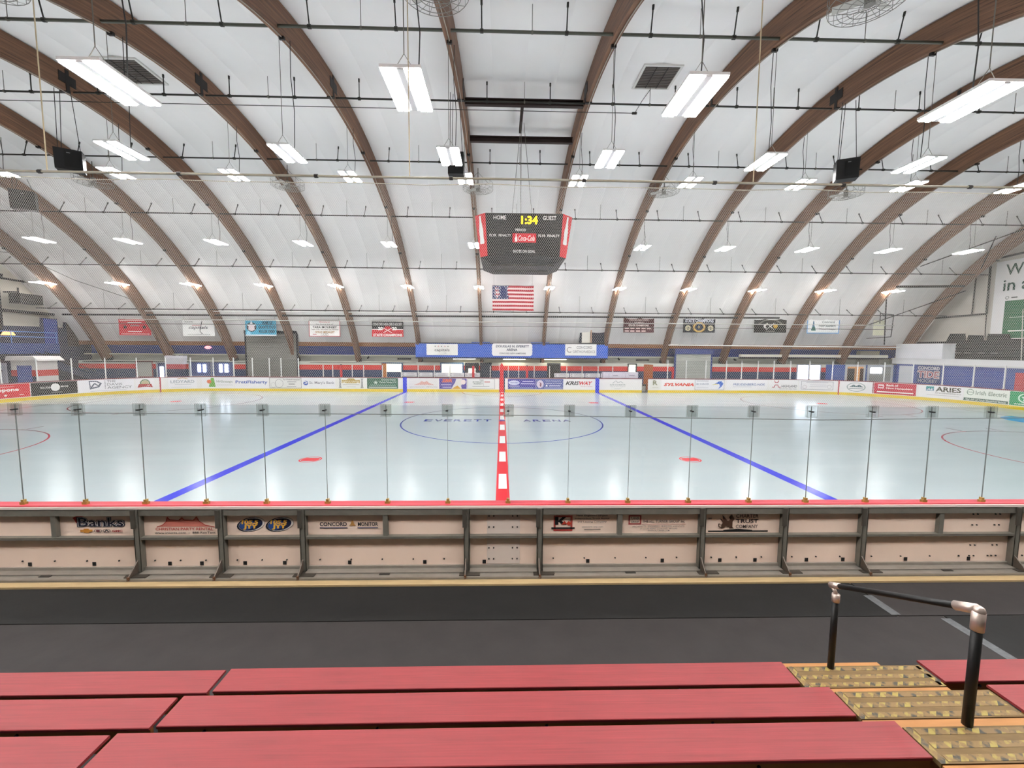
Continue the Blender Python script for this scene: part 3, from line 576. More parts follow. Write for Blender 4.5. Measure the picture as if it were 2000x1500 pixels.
DAY_GLARE = emat('daylight_and_glare', '#e9efff', 3.2); DIM = emat('lit_room_pane', '#d9dcc6', .55)  # first glow: daylight doors, also painted glare and reflections
wallbox('window', 'pale lit window beside an orange door left of the press box', 'window', -10.3, -8.5, .7, 2.1, '#cfd3bb', '#2b4a6e', DIM, [('door_leaf', .02, .22, 0, .94, '#b9743a'), ('lower_panel', .24, .96, 0, .42, '#2f4664')])
wallbox('window', 'large pale window in a blue frame left of the red line', 'window', -5.3, -3.3, .6, 2.2, '#cdd0c2', '#2f5a86', emat('room_pane', '#c9cbbf', .45))
wallbox('window', 'small low window in a dark recess left of the red line', 'window', -3.2, -2.0, .6, 2.2, '#dfe0d4', '#141c2b', emat('room_pane_b', '#dcdccb', .6), [('dark_head', .05, .95, .68, .95, '#141a22'), ('sill_items', .2, .8, .05, .22, '#4a3b33')], fwid=.28)
wallbox('door', 'dark blue door behind the red line', 'door', -1.9, -.9, .0, 2.2, '#1b2a3f', '#162233')
wallbox('door', 'black doorway right of the red line', 'door', 3.9, 5.05, 0, 2.15, '#16181b', '#1a222e')
wallbox('window', 'pale window beside the orange door right of the press box', 'window', 10.9, 11.7, .9, 2.15, '#cfd6c8', '#1c2530', DIM)
tag(MB().box(0, .06, 0, 1.1, 0, 2.1).build('open_door', mat('#b4602c', .5, 0, .15, 3), None, (12.35, 14.9, 0), .5), 'orange-brown open door leaf at the gap in the far boards', 'door')
wallbox('window', 'whiteboard-like grey panel with thin red frame at the far left', 'window', -30.9, -29.5, .75, 2.2, '#b9b9b3', '#9a4a4c', fwid=.05)
wallbox('door', 'dark door with painted bright glare strip at the far left', 'door', -29.2, -28.3, 0, 2.05, '#37456e', '#a9adb2', None, [('painted_glare', .35, .65, .3, .8, DAY_GLARE)])  # glare on the door put in as a glowing strip
wallbox('window', 'wide dark window with two pairs of painted lamp reflections at the far left', 'window', -26.5, -22.75, .8, 2.12, '#4b5a8c', '#b4b6b4', None, [('painted_reflection', .2, .26, .3, .8, DAY_GLARE), ('painted_reflection', .32, .38, .3, .8, DAY_GLARE), ('painted_reflection', .68, .74, .3, .82, DAY_GLARE), ('painted_reflection', .8, .87, .3, .82, DAY_GLARE), ('mullion', .49, .505, .05, .95, '#9a9ca0')], fwid=.06)  # lamps mirrored in the glass are painted as glowing strips
wallbox('window', 'blinding bright double glass doors at the far right', 'window', 25.85, 28.0, .2, 2.2, '#fff', '#aeb6cc', DAY_GLARE, [('mullion', .47, .51, 0, 1, '#9fa8c4')], fwid=.08)
wallbox('window', 'white-framed window onto a warm lit shop at the far right', 'window', 30.2, 32.0, .5, 2.15, '#6b4a34', '#d9dee4', emat('shop_pane', '#c08a58', .35), [('shelf_goods', .12, .45, .1, .8, '#2e2a2c'), ('pillar', .48, .6, .1, .85, '#d8a06a'), ('shelf_goods', .74, .9, .1, .8, '#4a2c20')], fwid=.16)
wallbox('window', 'white-framed window with a painted lamp reflection at the far right', 'window', 32.2, 34.5, .5, 2.2, '#9ea09c', '#ccd2da', None, [('painted_glare', .12, .55, .55, .85, DAY_GLARE)], fwid=.16)  # reflection in this window is a glowing patch
# white wall block with notices
t = thing('notice_block', 'pale wall block with red and navy stripes beside the bright far left window', 'wall block', (-27.2, 15.3, 0)); MB().box(0, 1.5, 0, .4, 1.92, 2.6).build('cap', mat('#dcdbe4', .5), t); MB().box(0.1, 1.4, 0, .4, 1.525, 1.92).build('red_stripe', mat('#c8505a', .5), t); MB().box(.1, 1.4, 0, .4, 0, 1.525).build('navy_stripe', NAVY, t)
for x, lb in ((-8.95, 'left of'), (11.6, 'right of')):
    t = thing('black_plaque', 'small black name plaque on the pale band %s the press box' % lb, 'plaque', (x, 16.9, 2.35)); MB().box(0, 1.15, 0, .03, 0, .14).build('plate', M_BLACK, t); MB().box(.1, 1.05, -.005, 0, .05, .09).build('inlay', mat('#5f6166', .5), t)
t = thing('exit_sign', 'small glowing red exit sign on the dark far left wall band', 'sign', (-24.9, 16.85, 3.28)); MB().prism([(-.2, .0), (0, -.12), (.2, -.12), (.4, 0), (.2, .12), (0, .12)], 1, 0, .06).build('lens', emat('exit_glow', '#ff7a80', 1.2), t); MB().box(.05, .15, .06, .1, -.05, .3).build('bracket', M_DARK, t)
for x, lb in ((-26.75, 'far left'), (-11.2, 'left of the press box'), (-1.75, 'under the press box'), (9.9, 'right of the press box'), (19.9, 'right of the right shutter')):
    t = thing('wall_camera', 'small black camera under the far wall soffit, %s' % lb, 'camera', (x, 16.3 if x < -2 or x > 9 else 15.4, 2.56 if x < -2 or x > 9 else 2.4)); MB().tube((0, 0, 0), (0, -.22, -.08), .07, 8).build('body', M_BLACK, t); MB().tube((0, 0, 0), (0, .05, .12), .03, 6).build('mount', M_BLACK, t)
tag(MB().box(20.2, 33.0, 15.9, 16.15, 2.78, 3.0).build('strip_light', mat('#e8e6dc', .5, 0, .04, 2)), 'long white light trough under the right blue wall band', 'light')
tag(MB().box(20.2, 33.2, 15.85, 16.2, 2.62, 2.76).build('cable_tray', M_DARK), 'dark cable tray below the long white light trough', 'tray')
tag(MB().tube((-34, 15.66, 2.1), (-19, 15.66, 2.1), .03, 6).build('wall_pipe', M_PIPEDK), 'thin dark pipe along the far left pale wall band', 'pipe')
tag(MB().tube((-15.8, 15.66, 2.12), (-7.1, 15.66, 2.12), .018, 6).build('wall_pipe', M_PIPE), 'thin grey pipe along the pale band left of the press box', 'pipe')

# ================================================================ FAR BOARDS
def far_run(label, s0, s1):
    t = thing('dasher_boards', label, 'boards', (0, 0, 0), 'far rink boards')
    strip(s0, s1, .0, .1, .2, 1.06).build('panel', mat('#e9e7e6', .45, 0, .03, 1.2), t)
    strip(s0, s1, -.012, .1, .0, .2).build('kick_plate', mat('#e2c531', .45, 0, .06, 2), t)
    strip(s0, s1, -.01, .13, 1.06, 1.11).build('cap_rail', mat('#7a2a34', .5, 0, .1, 2), t); return t
far_run('curved left corner of the far white boards with yellow kick plate', -37, -21.2)
far_run('straight left run of the far white boards with yellow kick plate', -21.2, -.22)
far_run('straight right run of the far white boards up to the open gate', .22, 10.85)
far_run('straight white boards right of the open gate', 11.35, 22.0)
far_run('curved right corner of the far white boards with yellow kick plate', 22.0, 37)
for s0, s1, c, lb in ((-7.58, -7.28, '#2a3fd0', 'blue stripe on the far boards, left of the red one'), (-.19, .13, '#dd2330', 'red centre stripe on the far boards'), (7.22, 7.52, '#2a3fd0', 'blue stripe on the far boards, right of the red one'), (-25.2, -25.12, '#b53a48', 'thin red goal line stripe on the left far corner'), (25.8, 25.88, '#b53a48', 'thin red goal line stripe on the right far corner')):
    tag(strip(s0, s1, -.016, .02 if abs(s0) > 1 else .12, .0, 1.115).build('board_stripe', mat(c, .45, 0, .05, 2)), lb, 'stripe')
t = thing('centre_marker', 'tall red padded post rising above the far boards at the red line', 'post', (-.03, 13.2, 0)); MB().box(-.14, .14, 0, .15, 0, 2.0).prism([(-.14, 2.0), (.14, 2.0), (0, 2.25)], 1, 0, .15).build('pad', mat('#d8242f', .5), t); MB().box(-.2, -.15, -.02, .0, 1.6, 2.1).build('tag', mat('#e7b9ba', .5), t)

GA = 'adverts on the far boards'
def ad(label, s0, s1, base, items, z0=.235, z1=1.04):
    t = thing('board_advert', label, 'advert', (0, 0, 0), GA); wp = fw_warp(s0); w = s1-s0
    b = MB().box(0, w, -.008, -.001, z0, z1, max(1, int(w/.3))); b.v = [wp(p) for p in b.v]; p_ = b.build('panel', mat(base, .45, 0, .03, 3, .3), t)
    sign(p_, w, z1-z0, items, lambda p: wp((p[0], p[1]-.007, p[2]+z0))); return t
GY, BL = '#8b8d92', '#2d57b0'
ad('red board advert with white lowercase name at the far left edge', -34.1, -31.6, '#d62c33', [('t', 'Cappone', .25, .8, .4, .74, Wt, 0, .03), ('r', 0.450, 0.720, 0.815, 0.845, '#f2c9c9'), ('e', .3, .16, .02, .06, Wt), ('e', .55, .2, .025, .07, Wt), ('r', .8, .88, .17, .22, Wt)])
ad('black board advert with a white disc', -31.56, -29.42, '#1b1b1c', [('e', .52, .58, .1, .3, '#e4e4e2'), ('t', 'SOUTH', .2, .4, .5, .66, Wt), ('t', 'MADE', .64, .8, .54, .68, Wt), ('r', .42, .66, .16, .2, '#9a9a9a')])
ad('white agency advert with a grey mountain D logo', -29.36, -26.6, '#ecebf0', [('p', [(.18, .95), (.32, .93), (.41, .7), (.36, .38), (.19, .22)], '#5d6373'), ('p', [(.2, .85), (.31, .84), (.37, .68), (.33, .46), (.21, .36)], '#ecebf0'), ('l', [(.2, .3), (.28, .72), (.34, .5)], .07, '#5d6373'), ('t', 'THE', .5, .66, .76, .96, GY), ('t', 'DAVIS', .5, .78, .48, .68, GY), ('t', 'AGENCY', .5, .96, .2, .42, GY), ('r', .46, .47, .22, .95, GY), ('r', .2, .85, .05, .08, '#b9bac2')])
ad('white advert with a small red and green round crest', -26.5, -25.5, '#ece9ec', [('n', .5, .58, .28, .34, .25, '#5f7a52'), ('e', .5, .58, .2, .24, '#b9b089'), ('p', [(.16, .5), (.84, .5), (.92, .18), (.5, .26), (.08, .18)], '#b5403c'), ('r', 0.240, 0.760, 0.348, 0.402, Wt)])
ad('white advert in grey capitals under a gold brow', -24.7, -22.95, '#ecebee', [('t', 'LEDYARD', .08, .92, .5, .76, '#8d99a2'), ('l', [(.32, .88), (.5, .97), (.68, .88)], .05, '#c9b184'), ('r', .22, .8, .36, .4, '#b8bcc4'), ('r', .1, .8, .1, .13, '#c2c6cc')])
ad('white advert with a green state-shaped logo', -22.6, -20.35, '#ecebee', [('p', [(.2, .1), (.42, .1), (.4, .4), (.37, .95), (.28, .95), (.24, .5)], '#6aa23c'), ('e', .22, .6, .07, .18, '#d8683c'), ('t', 'NHStrategic', .45, .99, .45, .72, '#8e9a8c'), ('r', .45, .98, .27, .31, '#c0c4bb')])
ad('white advert with blue law firm name', -20.25, -17.72, '#ecebee', [('t', 'PretiFlaherty', .03, .97, .34, .72, '#2c55a8', 0, .02)])
ad('white outlined restaurant advert with line-drawn arches', -17.64, -15.25, '#e3e3e1', [('b', 0, 1, 0, 1, .03, '#7d7d7b'), ('n', .3, .45, .13, .4, .07, '#77777a'), ('n', .12, .3, .08, .25, .08, '#9a9a9c'), ('t', 'The Windmill Restaurant', .42, .96, .76, .9, '#4d4d4f'), ('r', 0.560, 0.840, 0.578, 0.633, GY), ('r', 0.600, 0.800, 0.370, 0.430, '#5a5a5c'), ('r', .54, .84, .14, .2, '#a9a9ab')])
ad('white bank advert with a blue knot logo', -15.2, -12.72, '#e9e9ec', [('e', .11, .5, .075, .22, BL), ('l', [(.05, .6), (.1, .66), (.16, .5), (.08, .46)], .05, '#e9e9ec'), ('t', "St. Mary's Bank", .22, .98, .34, .68, '#8c8d98')])
ad('white advert with two grey columns and a gold scroll', -12.68, -10.38, '#e6e6e2', [('p', [(.1, .05), (.2, .05), (.18, .2), (.17, .85), (.2, .95), (.1, .95), (.13, .85), (.12, .2)], '#9a9b9b'), ('p', [(.82, .05), (.92, .05), (.9, .2), (.89, .85), (.92, .95), (.82, .95), (.85, .85), (.84, .2)], '#9a9b9b'), ('p', [(.2, .5), (.3, .58), (.35, .5), (.68, .5), (.72, .58), (.8, .5), (.8, .82), (.66, .8), (.6, .96), (.42, .96), (.36, .8), (.2, .82)], '#b79d58'), ('t', 'CAPITOL CENTER', .22, .78, .58, .72, '#efe6c8'), ('r', .24, .78, .36, .41, '#b5b5b2'), ('r', .36, .66, .14, .18, '#b5b5b2')])
ad('dark green advert with white lettering', -10.3, -7.95, '#3d6a56', [('t', 'Granite State', .46, .92, .78, .92, '#dfe8e2'), ('t', 'Physical Therapy, P.A.', .4, .95, .52, .68, '#dfe8e2'), ('p', star(.28, .58, .08, .2), '#c8d8ce'), ('r', .1, .92, .3, .36, '#a9c2b4'), ('r', 0.060, 0.960, 0.095, 0.165, '#e6efe9')])
ad('pale advert with a faint red tent drawing', -7.15, -4.9, '#e2dfdf', [('p', [(.22, .42), (.36, .55), (.44, .75), (.5, .66), (.56, .66), (.62, .75), (.7, .55), (.84, .42)], '#dcaaa2'), ('t', 'CHRISTIAN PARTY RENTAL', .2, .85, .34, .46, '#cf8a84'), ('t', 'www.intents.com - 888-RenTent', .04, .98, .14, .24, '#9a9a9c')])
ad('purple advert with orange letters and a gold triangle', -4.82, -2.72, '#54489a', [('p', [(.44, .02), (.58, .6), (.62, .98), (.82, .98), (.9, .7), (.8, .3), (.82, .02)], '#d9d5d2'), ('e', .88, .66, .09, .24, '#ead9d6'), ('t', 'SBR', .1, .48, .62, .95, '#e8704a', .2, .04), ('r', 0.060, 0.440, 0.370, 0.430, '#ded9ee'), ('r', 0.120, 0.440, 0.130, 0.190, '#ded9ee'), ('p', [(.46, .0), (.66, .34), (.8, .0)], '#d8a12c')])
ad('white outlined agency advert left of the red stripe', -2.66, -.55, '#e4e4e4', [('b', 0, 1, 0, 1, .03, '#9a9a9c'), ('t', 'THE', .44, .56, .78, .9, '#44625a'), ('t', 'ROWLEY', .2, .56, .6, .74, '#44625a'), ('t', 'AGENCY', .22, .56, .44, .57, '#44625a'), ('r', .585, .592, .3, .92, GY), ('r', 0.620, 0.820, 0.630, 0.730, '#c98c8c'), ('r', 0.180, 0.800, 0.240, 0.280, '#8a8f8e')])
ad('violet advert with a white oval right of the red stripe', .45, 2.6, '#4a459c', [('e', .22, .62, .2, .22, '#d9dcf0'), ('t', 'WATERS', .08, .38, .54, .7, '#4a55a0'), ('r', 0.520, 0.920, 0.715, 0.785, '#ded9f2'), ('r', 0.460, 0.960, 0.490, 0.550, '#ded9f2'), ('r', .05, .42, .26, .33, '#b9b8dc'), ('r', .1, .92, .08, .16, '#8fa0c8')])
ad('slate blue advert with a white skater emblem', 2.62, 4.72, '#5a64a2', [('e', .15, .5, .13, .38, '#d6cbdc'), ('p', [(.1, .7), (.16, .55), (.13, .4), (.18, .2), (.2, .45), (.19, .6)], '#7a3d52'), ('t', 'New Hampshire', .36, .92, .72, .86, '#dfe2f2'), ('t', 'Legends of Hockey', .34, .96, .5, .62, '#dfe2f2'), ('r', .36, .42, .28, .42, Wt), ('r', 0.480, 0.900, 0.310, 0.370, '#dfe2f2'), ('r', .3, .96, .1, .15, '#b8bfe0')])
ad('white advert with black and red slanted name', 4.76, 7.18, '#e9e7e7', [('t', 'KRIS', .06, .5, .42, .78, '#3c3c40', .3, .04), ('t', 'WAY', .5, .92, .42, .78, '#d23b40', .3, .04), ('t', 'Truck Leasing', .54, .92, .24, .34, '#c98084')])
ad('white advert with a thin grey mountain outline', 7.6, 10.78, '#e6e4e3', [('l', [(.3, .6), (.38, .86), (.43, .66), (.5, .78), (.56, .62)], .03, '#8d9896'), ('t', 'BAR HARBOR', .24, .62, .38, .54, '#9aa19e'), ('t', 'WEALTH MANAGEMENT', .24, .62, .24, .32, '#b0b4b2'), ('l', [(.34, .14), (.43, .1), (.52, .14)], .02, '#b0b4b2')])
ad('white advert with a grey R emblem right of the gate', 11.5, 12.3, '#e4e4df', [('t', 'R', .25, .72, .45, .92, '#8f8f72', 0, .04), ('r', .2, .8, .2, .24, '#bdbdb2')])
ad('white advert with a bold red slanted name', 12.4, 14.95, '#eeecec', [('t', 'SYLVANIA', .06, .99, .36, .66, '#e04a38', .3, .05)])
ad('white outlined advert with a blue and yellow eagle', 15.0, 17.32, '#e8e8ec', [('b', 0, 1, 0, 1, .025, '#9a9aa0'), ('p', [(.62, .5), (.8, .82), (.9, .86), (.97, .6), (.9, .3), (.8, .08), (.86, .4), (.82, .6)], '#3d6ac8'), ('p', [(.56, .5), (.72, .62), (.8, .56)], '#d8c85a'), ('r', 0.060, 0.460, 0.840, 0.880, GY), ('t', 'SHAKER', .16, .48, .5, .66, '#8f97ac'), ('r', .06, .46, .2, .24, '#bfc3cc'), ('r', .04, .13, .5, .64, '#b5bac6')])
ad('white advert in grey blue capitals with hyphen', 17.5, 20.75, '#ecebee', [('t', 'FREUDENBERG-NOK', .16, .94, .44, .66, '#6b7fae', .15, .02), ('r', 0.160, 0.600, 0.300, 0.340, '#a9b2c8')])
ad('white advert with red arch shapes beside dark capitals', 20.85, 23.1, '#ecebec', [('l', [(.2, .96), (.22, .76), (.32, .76), (.34, .96)], .06, '#b64a58'), ('l', [(.12, .3), (.2, .3), (.22, .52), (.32, .52), (.34, .3), (.42, .3)], .06, '#b64a58'), ('t', 'HIGHLAND', .45, .98, .28, .52, '#6a6a70', 0, .02), ('t', 'MOUNTAIN BIKE PARK', .38, .98, .1, .18, '#6a6a70')])
ad('white advert with a thin grey box of fine print', 23.2, 25.7, '#ebeaed', [('b', .06, .92, .12, .92, .03, '#9fa1aa'), ('r', 0.200, 0.780, 0.800, 0.840, '#b3b1bc'), ('r', .3, .75, .56, .6, '#c4c3cc'), ('r', .3, .75, .4, .44, '#c4c3cc'), ('n', .16, .36, .06, .18, .2, '#c2b4bc'), ('n', .82, .42, .06, .18, .2, '#b5b5be')])
ad('white advert with a dark mountain crest right of the goal line', 25.95, 27.8, '#e9e8ea', [('n', .5, .5, .3, .42, .12, '#9aa8a8'), ('p', [(.28, .5), (.42, .72), (.5, .6), (.6, .74), (.74, .5)], '#5b7076'), ('r', 0.280, 0.720, 0.330, 0.390, '#6f8288')])
ad('crimson bank advert with white lettering', 27.9, 30.15, '#c22a40', [('r', -.035, -.012, 0, 1, '#8a3442'), ('p', [(.1, .5), (.24, .5), (.24, .86), (.1, .86)], '#ecd9dc'), ('r', .12, .22, .6, .72, '#c22a40'), ('t', 'Bank of', .3, .58, .72, .9, Wt, 0, .03), ('t', 'New Hampshire', .3, .92, .44, .62, Wt, 0, .03), ('r', 0.080, 0.940, 0.145, 0.235, Wt)])
ad('white advert with big dark serif name and teal square', 30.3, 32.5, '#ecebec', [('r', .16, .34, .55, .92, '#3f7fa0'), ('r', .16, .34, .75, .92, '#3a9a9a'), ('t', 'AE', .18, .33, .58, .78, Wt), ('t', 'ARIES', .38, .96, .52, .92, '#4a4a3c', 0, .03), ('t', 'ENGINEERING', .38, .96, .36, .46, '#8d8d88'), ('r', .18, .92, .2, .24, '#c5c5c3')])
ad('white and dark green electric advert with globe logo', 32.55, 34.75, '#e9eee6', [('r', 0, 1, 0, .22, '#4d6a60'), ('n', .14, .68, .08, .24, .18, '#6a8a74'), ('r', .08, .2, .66, .7, '#6a8a74'), ('t', 'Irish Electric', .26, .96, .5, .82, '#8a9c8c', 0, .02), ('t', 'For All of Your Electrical Needs', .05, .95, .04, .17, '#eef3ec', .1)])
ad('bright green advert with white round emblem at the right edge', 34.8, 37.0, '#219a62', [('n', .36, .56, .18, .36, .2, '#d9efe2'), ('p', star(.36, .56, .12, .3), '#e3f3ea'), ('t', 'www.', .1, .36, .06, .16, Wt)])

# far shield posts and panes
posts = [-36, -34.4, -32.8, -31.2, -29.6, -28.0, -26.4, -24.8, -23.3, -21.8, -20.3, -18.9, -17.64, -16.76, -15.46]
rposts = [12.85, 14.3, 15.85, 17.47, 18.68, 19.97, 21.23, 22.53, 23.9, 25.4, 26.9, 28.4, 29.9, 31.4, 32.9, 34.4, 35.9]
for side, ps in (('left', posts), ('right', rposts)):
    for i, s in enumerate(ps):
        x, y, nx, ny = far_path(s)
        t = thing('shield_post', 'white upright post of the far %s shield, %s from the left' % (side, ORD[i]), 'post', (x+nx*.06, y+ny*.06, 1.11), 'far shield posts', atan2(-nx, ny))
        MB().box(-.028, .028, -.025, .035, 0, 1.42).build('upright', mat('#e3e5e4', .45, .1, .03, 3), t); MB().box(-.05, .05, -.04, .05, 0, .06).build('socket', mat('#c9cac8', .5), t)
        if i < len(ps)-1:
            tag(strip(s+.035, ps[i+1]-.035, .055, .067, 1.125, 2.48, .4).build('acrylic_shield', M_GLASSF), 'clear far shield pane, %s of the %s run from the left' % (ORD[i], side), 'glass pane', 'far shield panes')

# players' benches behind the far boards
t = thing('bench_screen', 'dark screen behind the far left players bench', 'screen', (0, 14.9, 0))
for x0, x1, side in ((-14.6, -8.3, 'far left'), (-7.9, -2.2, 'left'), (4.0, 9.9, 'right')): pass
MB().box(-14.6, -10.5, 0, .05, 0, .95).build('screen_panel', NAVY, t); MB().box(-14.6, -10.5, -.02, .07, .95, 1.0).build('screen_cap', M_DARK, t)
for s, side in ((-1, 'left'), (1, 'right')):
    xs = [-8.05-.02+i*1.27 for i in range(5)] if s < 0 else [4.25+i*1.27 for i in range(4)]
    for i, x in enumerate(xs):
        board_sign('bench_sign', 'small white clinic sign on the %s bench rail, %s from the left' % (side, ORD[i]), 'sign', x, x+1.2, 14.72, 1.05, 1.38, '#e3e3e8', [('n', .12, .5, .06, .32, .3, '#3a3a48'), ('r', .13, .2, .3, .7, '#e3e3e8'), ('t', 'CONCORD', .3, .8, .55, .8, '#8d8d98'), ('t', 'ORTHOPAEDICS', .28, .9, .2, .42, '#8d8d98')], 'bench rail signs')
    t = thing('bench_rail', 'dark rail carrying the small white signs of the %s bench' % side, 'rail', (0, 14.8, 0)); MB().box(xs[0]-.1, xs[-1]+1.3, 0, .06, 0, 1.03).build('rail_panel', NAVY, t); MB().box(xs[0]-.1, xs[-1]+1.3, -.06, .1, 1.02, 1.05).build('rail_cap', M_DARK, t)
    t = thing('players_bench', 'long wooden players bench on the %s' % side, 'bench', (0, 14.1, 0)); MB().box(xs[0], xs[-1]+1.2, 0, .3, .42, .46).build('seat', mat('#7a5a3c', .6), t)
    for x in (xs[0]+.3, xs[-1]+.9): MB().box(x-.04, x+.04, .05, .25, 0, .42).build('leg', M_DARK, t)
bp = [-14.3, -13.55, -12.0, -11.1, -9.6, -8.1, -6.75, -5.45, -4.2, -.95, .5, 1.35, 2.6, 3.85, 5.25, 6.5, 7.8, 9.0, 10.3]
for i, x in enumerate(bp):
    t = thing('bench_post', 'slim white post behind the far boards by the benches, %s from the left' % ORD[i], 'post', (x, 14.65, 0), 'bench area posts'); MB().box(-.03, .03, -.03, .03, 0, 1.95).build('upright', mat('#d9dad8', .5), t); MB().box(-.06, .06, -.06, .06, 0, .03).build('foot', mat('#9a9a98', .5), t)
for x, lb in ((-12.75, 'beside the far left bench'), (-2.3, 'left of the red line'), (2.0, 'right of the red line'), (13.8, 'left of the right shutter')):
    t = thing('red_pad_post', 'red padded post %s' % lb, 'post', (x, 14.3, 0)); MB().tube((0, 0, .0), (0, 0, 1.95), .1, 8).build('pad', mat('#cf2a33', .5), t); MB().tube((0, 0, 1.95), (0, 0, 2.02), .06, 8).build('cap', M_DARK, t)
t = thing('timekeeper_desk', 'lavender white timekeeper desk behind the far boards', 'desk', (7.9, 13.3, 0)); MB().box(0, 2.75, 0, .5, 1.02, 1.55).build('front_panel', mat('#cfcbd8', .5, 0, .04, 3), t)
MB().box(.05, .15, .1, .4, 0, 1.02).box(2.6, 2.7, .1, .4, 0, 1.02).build('leg', M_DARK, t)
sign(t, 2.75, .53, [('r', 0.280, 0.420, 0.492, 0.578, '#6b6680'), ('r', 0.740, 0.900, 0.492, 0.578, '#6b6680')]+[('b', u, u+.1, .15, .85, .012, '#a9a5b8') for u in (.05, .17, .54, .63)], lambda p: (p[0], p[1], p[2]+1.02))
t = thing('trash_bin', 'dark bin with grey front in the board gate', 'bin', (11.1, 13.3, 0)); MB().box(-.2, .2, 0, .4, 0, .62).build('body', mat('#3c2f2a', .6), t); MB().box(-.16, .16, -.02, 0, .05, .5).build('front', mat('#9a9690', .6), t)

# ================================================================ LEFT END
t = thing('stepped_partition', 'navy stepped partition wall in the far left corner', 'partition', (-34.6, 0, 0))
MB().prism([(4, 0), (16.9, 0), (16.9, 4.3), (16.2, 4.75), (16.1, 5.2), (14.95, 5.2), (14.9, 4.75), (14.4, 4.75), (14.35, 5.42), (13.3, 5.42), (13.25, 4.75), (10.9, 4.7), (10.8, 3.9), (4, 3.6)], 0, 0, .2).build('screen', mat('#1d2440', .6, 0, .2, 1), t)
MB().box(.2, .22, 13.35, 14.3, 3.2, 5.35).build('blue_panel', mat('#22398e', .6, 0, .15, 1), t); MB().box(.2, .22, 15.0, 16.0, 3.3, 5.1).build('brown_panel', mat('#3a2c2c', .6, 0, .15, 1), t)
t = thing('mezzanine', 'dark blue mezzanine front with railing at the far left', 'mezzanine', (-33.6, 0, 0)); MB().box(-.8, 0, 3, 13.6, 2.75, 3.5).build('fascia', mat('#23407e', .6, 0, .2, 1), t)
b = MB(); [b.tube((0, 3, z), (0, 13.5, z), .03, 6) for z in (3.95, 4.3)]; [b.tube((0, y, 3.5), (0, y, 4.3), .025, 6) for y in (3.2, 5.5, 8, 10.5, 13.4)]; b.build('railing', mat('#4d7fc8', .5), t)
MB().box(-.8, -.1, 3, 13.6, 2.68, 2.75).build('underside', M_DARK, t)
t = thing('stair_flight', 'dark stair flight sloping down below the far left mezzanine', 'stairs', (-33.0, 0, 0)); MB().prism([(11.2, 2.7), (11.9, 2.7), (15.2, 1.0), (15.2, .6), (11.2, 2.3)], 0, -.9, 0).build('stringer', mat('#283456', .6), t)
b = MB(); [b.tube((0.03, 11.3+o, 2.9+.0), (0.03, 15.0+o, 1.3), .03, 6) for o in (0, .6)]; b.build('handrail', M_DARK, t)
t = thing('ticket_kiosk', 'white kiosk with blue door and red band behind the left corner boards', 'kiosk', (-31.75, 8.7, 0))
MB().box(0, 1.6, 0, 1.3, 0, 2.35).build('body', mat('#e9e4e2', .55), t); MB().prism([(-.2, 2.35), (1.9, 2.35), (1.6, 2.65), (-.1, 2.65)], 1, -.15, 1.5).build('roof', mat('#efeae8', .55), t)
MB().box(.38, 1.3, -.02, 0, 0, 2.05).build('door', mat('#4a62b8', .5), t); MB().box(0, .38, -.02, 0, 1.35, 1.75).box(1.3, 1.6, -.02, 0, 1.35, 1.75).box(1.6, 1.62, 0, 1.3, 1.35, 1.75).build('red_band', RED, t); MB().box(0, .38, -.015, 0, 0, 1.35).box(1.3, 1.6, -.015, 0, 0, 1.35).build('navy_band', NAVY, t)
t = thing('poster_rack', 'pale notice board at the far left edge behind the boards', 'notice board', (-33.6, 8.6, 0)); MB().box(0, 1.6, 0, .1, .6, 2.2).build('panel', mat('#a9a9bd', .6, 0, .1, 3), t); MB().box(.2, 1.4, -.02, 0, 1.6, 1.75).build('stripe', mat('#3c3c4c', .6), t); MB().box(.1, .2, 0, .1, 0, .6).box(1.4, 1.5, 0, .1, 0, .6).build('leg', M_DARK, t)
t = thing('unit_heater', 'black unit heater on brackets high on the left end wall', 'heater', (-34.3, 12.0, 6.3)); MB().box(-.3, .5, -.55, .9, 0, .7).build('body', M_BLACK, t); MB().tube((-.9, -.3, .8), (.1, -.3, .8), .05, 6).tube((.1, -.3, .6), (.1, -.3, 1.1), .05, 6).build('bracket', M_BLACK, t); MB().box(.5, .52, -.45, .8, .1, .6).build('grille', M_DARK, t)
t = thing('steel_column', 'dark steel column on the left end wall', 'column', (-35.0, 10.9, 0)); MB().box(-.15, .15, -.3, .3, 0, 8.3).build('shaft', M_DARK, t); MB().box(-.2, .2, -.5, .5, 8.1, 8.3).build('head', M_DARK, t)
tag(MB().tube((-34.9, 6, 8.15), (-34.9, 14.0, 7.95), .08, 6).build('wall_pipe', M_BLACK), 'dark horizontal pipe high on the left end wall', 'pipe')
tag(MB().tube((-34.9, 8, 5.85), (-34.9, 14.6, 5.75), .12, 6).build('wall_duct', M_BLACK), 'thick dark duct low on the left end wall', 'duct')
t = thing('warm_lamp', 'warm orange lamp at the far left edge', 'lamp', (-33.9, 10.6, 4.05)); MB().prism([(-.35, 0), (.35, 0), (.2, .22), (-.2, .22)], 0, -.1, .1).build('shade', emat('warm_glow', '#ffb35a', 1.2), t); MB().tube((0, 0, .22), (0, 0, .6), .02, 6).build('stem', M_DARK, t)
tag(MB().path([(-33.0, 8.5, 9.3), (-32.6, 10.3, 9.5), (-30.5, 12.0, 8.0), (-28.2, 13.3, 7.0), (-27.5, 13.7, 6.6), (-27.3, 14.3, 5.6), (-26.9, 15.9, 2.9)], .02, 5).build('loose_cable', M_DARK), 'black loose cable sagging down between the left arches', 'cable')

